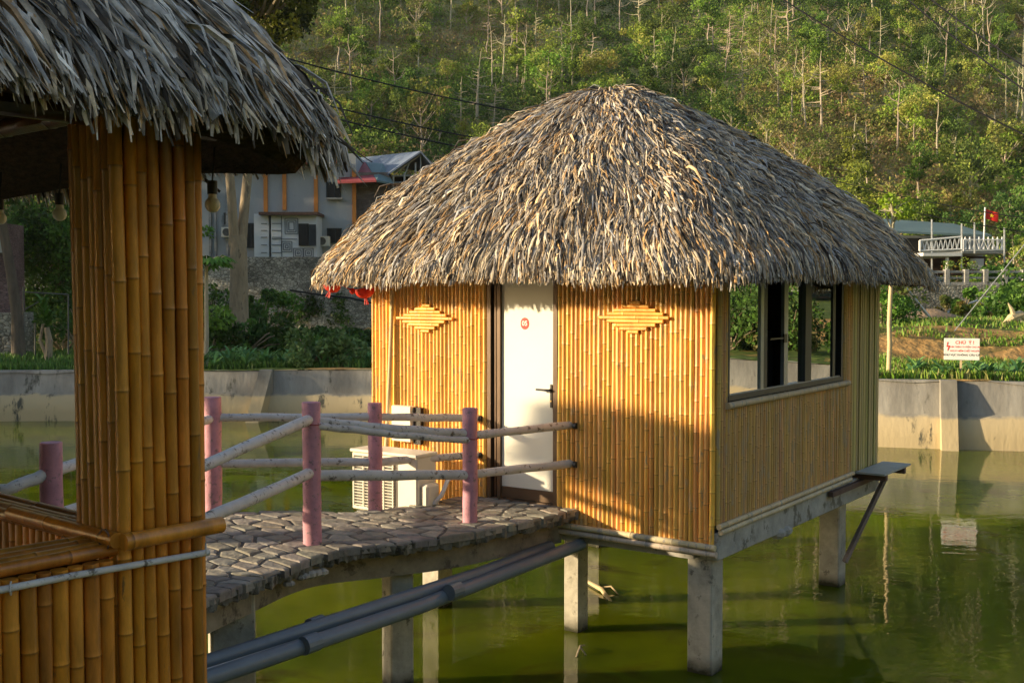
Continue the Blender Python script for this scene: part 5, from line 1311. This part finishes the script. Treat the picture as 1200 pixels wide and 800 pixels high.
quad_roof('roof', [(493.2, 177, 60), (519, 205, 60), (500, 200, 74), (421, 185, 74)], 'roof_blue', sh)
mb = MB()
for px in (461, 474, 487, 500, 513): mb.tube([at(px, 285, 60.4), at(px, 206 - max(0, 22-abs(px-492))*.9, 60.4)], .06, 5)
for y in (206, 214, 222, 236): mb.tube([at(458, y, 60.4), at(517, y, 60.4)], .045, 5)
mb.tube([at(461, 204, 60.4), at(493, 181, 60.4), at(515, 204, 60.4)], .06, 5); mb.tube([at(474, 206, 60.4), at(480, 190, 60.4)], .04, 5); mb.tube([at(493, 206, 60.4), at(493, 182, 60.4)], .04, 5)
mb.build('steel_frame', M['zinc'], sh)
mb = MB()
for k in range(14): mb.tube([at(457+k*4.3, 245, 60.1), at(457+k*4.3, 229, 60.1)], .022, 4)
mb.tube([at(456, 229, 60.1), at(515, 229, 60.1)], .03, 5); mb.build('railing', M['roof_red'], sh)
gx('dark_interior', 457, 520, 207, 290, 63, .2, 'black', sh); gx('lower_wall', 457, 522, 246, 300, 60.5, 2.4, 'brickgrey', sh)
o = empty('distant_roof', (at(530, 195, 70).x, 70, 5), 'plain grey-blue sheet roof just behind the hut roof beside the steel shed', 'roof')
quad_roof('sheet', [(500, 193, 68), (560, 205, 68), (570, 190, 76), (530, 184, 78)], 'roof_blue', o); bx_('wall', 515, 590, 197, 300, 69, 3, 'grey_wall', o)

# forked big tree
ft = empty('forked_tree', (at(278, 400, 40).x, 40, 1.2), 'large tree with a thick forked pale trunk and dark olive crown above the pavilion roof', 'tree')
mb = MB()
mb.tube([at(280, 410, 40), at(280, 370, 40), at(280, 330, 40), at(279.5, 295, 40), at(278.5, 276, 40)], [.46, .34, .31, .30, .26], 14)
mb.tube([at(275, 290, 40), at(273.5, 262, 39.9), at(271.5, 232, 39.8), at(267, 180, 39.7), at(262, 110, 39.5), at(268, 40, 39)], [.20, .17, .16, .15, .13, .1], 11)
mb.tube([at(282, 294, 40.1), at(284.5, 265, 40.2), at(287.5, 232, 40.3), at(293, 180, 40.4), at(300, 110, 40.6), at(320, 40, 41)], [.21, .18, .17, .16, .14, .1], 11)
rt = random.Random(31); cs = []
for k in range(120):
    u = rt.uniform(0, 6.28); r = rt.random()**.5
    px = 287+math.cos(u)*r*94; py = -28+math.sin(u)*r*76
    if px > 340 and py > 28 and rt.random() < .6: continue
    Y = 40+rt.uniform(-3, 3); cs.append(at(px, py, Y))
for k in range(34):
    e = rt.choice(cs); s_ = at(rt.uniform(265, 300), rt.uniform(20, 110), 40); mb.tube([s_, s_.lerp(e, .5)+Vector((0, 0, .3)), e], [.1, .06, .02], 5)
mb.build('trunk', M['bark'], ft, smooth=True)
V, Q, C = leaves(cs, [rt.uniform(.35, .75) for _ in cs], 260, .17, [(.06, .085, .012), (.10, .12, .015), (.20, .20, .02), (.035, .05, .01)], jit=.3, flat=.85)
np_mesh('crown', V, Q, M['leaf'], ft, col=C)
# papaya
def papaya(px, pyb, pyt, Y, r, label, nl=14, L_=.55, tr=.055):
    zb_ = float(gh(at(px, pyb, Y).x, Y)); b0 = Vector((at(px, pyb, Y).x, Y, zb_)); top = at(px+1, pyt, Y); o = empty('papaya_tree', b0, label, 'papaya tree'); mb = MB()
    mb.tube([b0, b0.lerp(top, .3)+Vector((.02, 0, 0)), b0.lerp(top, .7), top], [tr*1.25, tr, tr*.9, tr*.7], 9); rq = random.Random(px); Vs, Fs, Cs = [], [], []
    for k in range(nl):
        an = k*2.4; el = rq.uniform(-.15, .7); e = top+Vector((math.cos(an)*math.cos(el), math.sin(an)*math.cos(el), math.sin(el)*.6))*L_*rq.uniform(.6, 1)
        mb.tube([top-Vector((0, 0, rq.random()*.2)), e], [.012, .008], 4)
        d = (e-top).normalized()
        for q in range(7):
            a2 = an+(q-3)*.42; dd = Vector((math.cos(a2), math.sin(a2), -.35)); s = Vector((-dd.y, dd.x, 0)).normalized(); l = L_*.62*(1-.08*abs(q-3)); i0 = len(Vs); c = Vector((.11, .24, .03))*rq.uniform(.7, 1.3)
            for i in range(4):
                t = i/3; p = e+dd*(l*t)-Vector((0, 0, l*.25*t*t)); ww = l*.30*[.3, 1, .8, .08][i]; Vs += [tuple(p-s*ww/2), tuple(p+s*ww/2)]; Cs += [tuple(c)]*2
            for i in range(3): Fs.append((i0+i*2, i0+i*2+1, i0+i*2+3, i0+i*2+2))
    mb.build('trunk', M['bark_pale'], o, smooth=True); np_mesh('crown', np.array(Vs), Fs, M['leaf'], o, col=np.array(Cs))
papaya(241, 436, 306, 30, 1, 'slim papaya tree with a straight pale trunk and umbrella of leaves', nl=22, L_=.62, tr=.06)
p = at(236, 265, 44); small_tree('young_tree', (p.x-.6, 44, 1.3), 4.3, .07, 'bark', .95, MG, 'sparse leafy young tree in front of the grey house wall', n=9, npc=26, size=.18, seed=5)
# palm-like plant and things seen under the pavilion roof
pp = at(56, 418, 33); o = empty('cordyline_plant', (pp.x, 33, 1.1), 'small palm-like plant with a crooked stem seen under the pavilion roof', 'plant'); mb = MB()
mb.tube([Vector((pp.x, 33, 1.1)), Vector((pp.x+.05, 33, 1.7)), Vector((pp.x-.02, 33, 2.1))], [.13, .11, .08], 8); mb.tube([Vector((pp.x, 33, 1.2)), Vector((pp.x-.22, 33, 1.7)), Vector((pp.x-.12, 33, 2.2))], [.06, .05, .04], 7)
mb.build('stem', M['bark'], o); dat = ([], [], []); rq = random.Random(4)
for k in range(3): blade_plant(dat, pp.x-.06*k, 33, 2.1+.25*k, 16, .85, .10, rq, [(.10, .24, .04), (.07, .17, .03)], .75)
np_mesh('foliage', np.array(dat[0]), dat[1], M['leaf'], o, col=np.array(dat[2]))
bt = empty('brick_tower', (at(5, 400, 36).x, 36, 1.2), 'narrow pink brick building on a rubble stone base behind the pavilion', 'building')
gx('wall', -60, 9, 262, 366, 37, 1.2, 'brickpink', bt); gx('upper_panel', -6, 8, 268, 296, 36.9, .08, 'grey_wall', bt); gx('stone_base', -60, 16, 366.5, 416, 36.3, 1.5, 'rubble', bt)
lt = at(12, 415, 35); o = empty('leaning_tree', (lt.x, 35, 1.2), 'dark leaning tree trunk in front of the pink brick building', 'tree'); mb = MB()
mb.tube([at(22, 418, 35), at(20, 370, 35), at(13, 320, 35), at(4, 270, 35), at(-6, 215, 35)], [.22, .17, .15, .14, .12], 10); mb.build('trunk', M['bark_dark'], o, smooth=True)
V, Q, C = leaves([at(random.uniform(-80, 60), random.uniform(120, 230), 35+random.uniform(-2, 2)) for _ in range(40)], [.8]*40, 120, .2, DK); np_mesh('crown', V, Q, M['leaf'], o, col=C)
dt = at(55, 400, 42); o = empty('dense_tree', (dt.x, 42, 1.2), 'dense dark green tree filling the gap under the pavilion roof', 'tree'); mb = MB()
cs = [at(random.uniform(14, 118), random.uniform(250, 365), 41+random.uniform(-2, 2)) for _ in range(95)]
mb.tube([Vector((dt.x+.5, 42, 1.1)), Vector((dt.x+.6, 42, 3)), Vector((dt.x+.3, 42, 5.4))], [.25, .2, .1], 9)
for e in cs[:16]: mb.tube([Vector((dt.x+.5, 42, 3.2)), e], [.07, .02], 5)
mb.build('trunk', M['bark'], o); V, Q, C = leaves(cs, [.66]*95, 170, .18, DK+DK+MG); np_mesh('crown', V, Q, M['leaf'], o, col=C)
bush(75, 400, 40, 1.3, DK, 'dark shrub beneath the dense tree under the pavilion roof', h=1.6); bush(36, 405, 44, 1.6, DK, 'dark shrub between the stone base and the dense tree', h=2.4); bush(100, 395, 38, 1.2, DK, 'dark shrub behind the bamboo column', h=2.4)
bf = at(27, 400, 35.5); o = empty('pipe_frame', (bf.x, 35.5, 1.2), 'thin frame of grey pipes standing beside the stone base', 'pipe frame'); mb = MB()
for (x0, y0, x1, y1) in ((27, 336, 29, 422), (41, 378, 41, 422), (30, 362, 48, 352), (80, 345, 80, 415), (27, 342, 80, 345)): mb.tube([at(x0, y0, 35.5), at(x1, y1, 35.5)], .022, 6)
mb.build('frame', M['pipe_dark'], o)

# ------------------------------------------------------------------ power cables
def cable(name_label, p0, p1, Y0, Y1, sag, r=.024):
    a = at(p0[0], p0[1], Y0); b = at(p1[0], p1[1], Y1); pts = []
    for i in range(25):
        t = i/24; q = a.lerp(b, t); q.z -= sag*4*t*(1-t); pts.append(q)
    mb = MB(); mb.tube(pts, r, 5); o = mb.build('power_cable', M['cable']); tag(o, name_label, 'cable')
cable('uppermost black cable running from above the pavilion roof to the hut roof', (150, 12), (700, 145), 30, 40, .35)
cable('middle black cable running from the pavilion roof to the hut roof', (150, 60), (760, 192), 31, 42, .4)
cable('lowest and thinnest black cable from the pavilion roof toward the blue roof', (150, 70), (760, 208), 38, 50, .5, .03)
cable('short black cable dropping from the pavilion roof edge to the red roof', (340, 95), (436, 190), 40, 60, .3, .03)
cable('long black cable crossing in front of the bare pale trunks beyond the hut roof', (860, -38), (1300, 205), 36, 30, .3)
cable('upper of the two steep black cables in the hillside corner', (1030, -50), (1300, 140), 33, 27, .2)
cable('lower of the two steep black cables in the hillside corner', (1020, -38), (1300, 172), 33, 27, .2)
cable('thin black cable sagging above the red flag', (900, 190), (1300, 268), 58, 50, .4, .022)
cable('thinner black cable just over the teal roof behind the flag', (900, 205), (1300, 285), 58, 50, .4, .02)

# ------------------------------------------------------------------ what stands to the left, outside the picture, and shades the garden
rl_ = random.Random(77)
def big_tree(x, y, h, r, label, group):
    z = float(gh(x, y)) if (x*x+(y-6)**2) > 500 else 1.1
    o = empty('shade_tree', (x, y, z), label, 'tree', group); mb = MB()
    mb.tube([Vector((x, y, z-.2)), Vector((x+.1, y, z+h*.35)), Vector((x, y+.2, z+h*.8))], [.35, .28, .12], 9)
    cs = []
    for k in range(46):
        v = Vector((rl_.gauss(0, 1), rl_.gauss(0, 1), rl_.gauss(0, 1))).normalized()*(rl_.random()**.4); e = Vector((x+v.x*r, y+v.y*r, z+h*.56+v.z*h*.44)); cs.append(e)
        if k < 14: mb.tube([Vector((x, y, z+h*.35)), e], [.1, .03], 5)
    mb.build('trunk', M['bark'], o); V, Q, C = leaves(cs, [r*.42]*46, 70, .62, DK+MG); np_mesh('crown', V, Q, M['leaf'], o, col=C)
for (x, y, h, r) in ((-34, 34, 13, 4.2), (-35, 41, 14, 4.5), (-36, 48, 15, 4.5), (-38, 55, 15, 4.5), (-39, 62, 16, 4.6), (-33, 28.5, 9.5, 3.2), (-30, -.4, 13, 4.0), (-30, -7, 12, 4.2), (-30, -14, 12, 4.2)):
    big_tree(x, y, h, r, 'broad dark shade tree standing on the west bank of the pond', 'shade trees on the west bank')

# unseen thatched canopy with blind, added and shaped to shade the bridge and hut
p2 = empty('thatched_pavilion', (-8.6, 6.65, 0), 'unseen thatched canopy added outside the picture to shade the bridge and hut wall', 'pavilion')
thatch_roof(p2, 'thatch_roof', Vector((-8.6, 6.65, 0)), Vector((1, 0, 0)), Vector((0, 1, 0)), 1.1, 2.45, 8, 3.80, .58, 12000, .42, .05, PAL2, 44, weights=[5, 5, 3, 2.6, 3, 1.3, 5, 1.2])
rv = random.Random(6)
for sx_ in (-1, 1):
    for sy_ in (-1, 1):
        mb = MB()
        for i in range(4):
            for j in range(4):
                if i in (0, 3) or j in (0, 3): x_ = -8.6+sx_*.85+(i-1.5)*.06; y_ = 6.65+sy_*1.45+(j-1.5)*.06; culm(mb, (x_, y_, 1.2), (x_, y_, 3.8), .03, bcol(rv), seg=6, rng=rv)
        mb.build('column', M['bamboo_dark'], p2, smooth=True); pillar(-8.6+sx_*.85, 6.65+sy_*1.45, .25, .25, 1.02, 0, p2)
mb = MB(); mb.box((-8.6, 6.65, 1.11), (2.1, 3.4, .18)); mb.build('floor_slab', M['concrete'], p2)
mb = MB()
for k in range(60): y_ = 4.55+k*.065; culm(mb, (-7.62, y_, 2.78+.01*(k % 2)), (-7.62, y_, 3.86), .034, bcol(rv), seg=6, rng=rv)
mb.build('added_blind', M['bamboo_dark'], p2, smooth=True)  # added blind, sized to keep the low sun off the bridge posts
# valley sides to the south and east
na_, nr_2 = 120, 26; V = []
for i in range(na_+1):
    an = R(-158+188*i/na_)
    for j in range(nr_2+1):
        r_ = 62+(j/nr_2)**1.3*230; x_, y_ = math.cos(an)*r_, 6+math.sin(an)*r_
        z_ = 1.0+max(0, r_-68)*.42*min(1, (i/na_)*7, (1-i/na_)*5+.3)+float(vnoise(x_+300, y_+300, 26)-.5)*10*min(1, (r_-62)/40)+float(vnoise(x_+300, y_+300, 7)-.5)*4*min(1, (r_-62)/40)
        V.append((x_, y_, z_))
Q = [(i*(nr_2+1)+j, i*(nr_2+1)+j+1, (i+1)*(nr_2+1)+j+1, (i+1)*(nr_2+1)+j) for i in range(na_) for j in range(nr_2)]
o = np_mesh('hillside', np.array(V), Q, M['hill'], smooth=True); tag(o, kind='structure')
VV = np.array(V); pick = RNG.choice(len(VV), 2200); cc_ = VV[pick]+RNG.normal(size=(2200, 3))*np.array([3, 3, .3])+np.array([0, 0, 1.2])
V2, Q2, C2 = leaves(cc_, 1.5+2.2*RNG.random(2200), 26, 1.2, [G_MID, G_DK, G_OL, G_BR]); o = np_mesh('far_woods', V2, Q2, M['leaf_under'], col=C2); tag(o, 'scrubby woods on the valley sides behind the camera', 'woods', kind='stuff')

# half sunk branch
def wp(px, py, z=-.11): g_ = ground_at(px, py, z); return Vector((g_.x, g_.y, z))
mb = MB(); mb.tube([wp(676, 676)-Vector((0, 0, .04)), wp(688, 684)+Vector((0, 0, .03)), wp(705, 694)+Vector((0, 0, .035)), wp(719, 706)-Vector((0, 0, .03))], [.012, .018, .024, .02], 7); mb.tube([wp(700, 691)+Vector((0, 0, .02)), wp(716, 692)+Vector((0, 0, .05)), wp(727, 697)-Vector((0, 0, .02))], [.012, .01, .006], 6)
o = mb.build('sunken_branch', M['pale_wood'], smooth=True); tag(o, 'pale dead branch breaking the water surface under the front of the hut', 'branch')
mb = MB(); mb.tube([wp(674, 770)-Vector((0, 0, .02)), wp(680, 764)+Vector((0, 0, .06)), wp(685, 758)+Vector((0, 0, .02))], [.008, .01, .006], 6); mb.tube([wp(680, 764)+Vector((0, 0, .05)), wp(689, 768)-Vector((0, 0, .02))], [.008, .005], 5)
o = mb.build('floating_twig', M['bark'], smooth=True); tag(o, 'small dark twig floating on the green water away from the pillars', 'twig')

for (px, py, e_) in ((671, 498, endR), (671, 543, endR)):
    z = at(px, py, e_.y).z; q = HW(tL(671), .045, z); mb = MB(); mb.tube([q-dl*.045, q-dl*.075], .028, 10); mb.build('rail_end_plate', M['black'], rail_n)
for (px, py) in ((562, 490), (562, 533)):
    z = at(px, py, endL.y).z; q = HW(tL(562), .03, z); mb = MB(); mb.tube([q-dl*.02, q-dl*.055], .030, 10); mb.build('rail_end_plate', M['black'], rail_f)

# pale evening air between the camera and the hillside
hm = bpy.data.materials.new('haze_air'); hm.use_nodes = True; hn = hm.node_tree; hn.nodes.clear()
ho = hn.nodes.new('ShaderNodeOutputMaterial'); hv = hn.nodes.new('ShaderNodeVolumePrincipled'); hv.inputs['Color'].default_value = (.9, .92, .95, 1); hv.inputs['Density'].default_value = .00014; hv.inputs['Anisotropy'].default_value = .2
hn.links.new(hv.outputs[0], ho.inputs['Volume'])
mb = MB(); mb.box((0, -120, 71), (720, 860, 152)); hz_o = mb.build('haze', hm); tag(hz_o, 'thin pale haze softening the hillside', 'haze', kind='stuff')
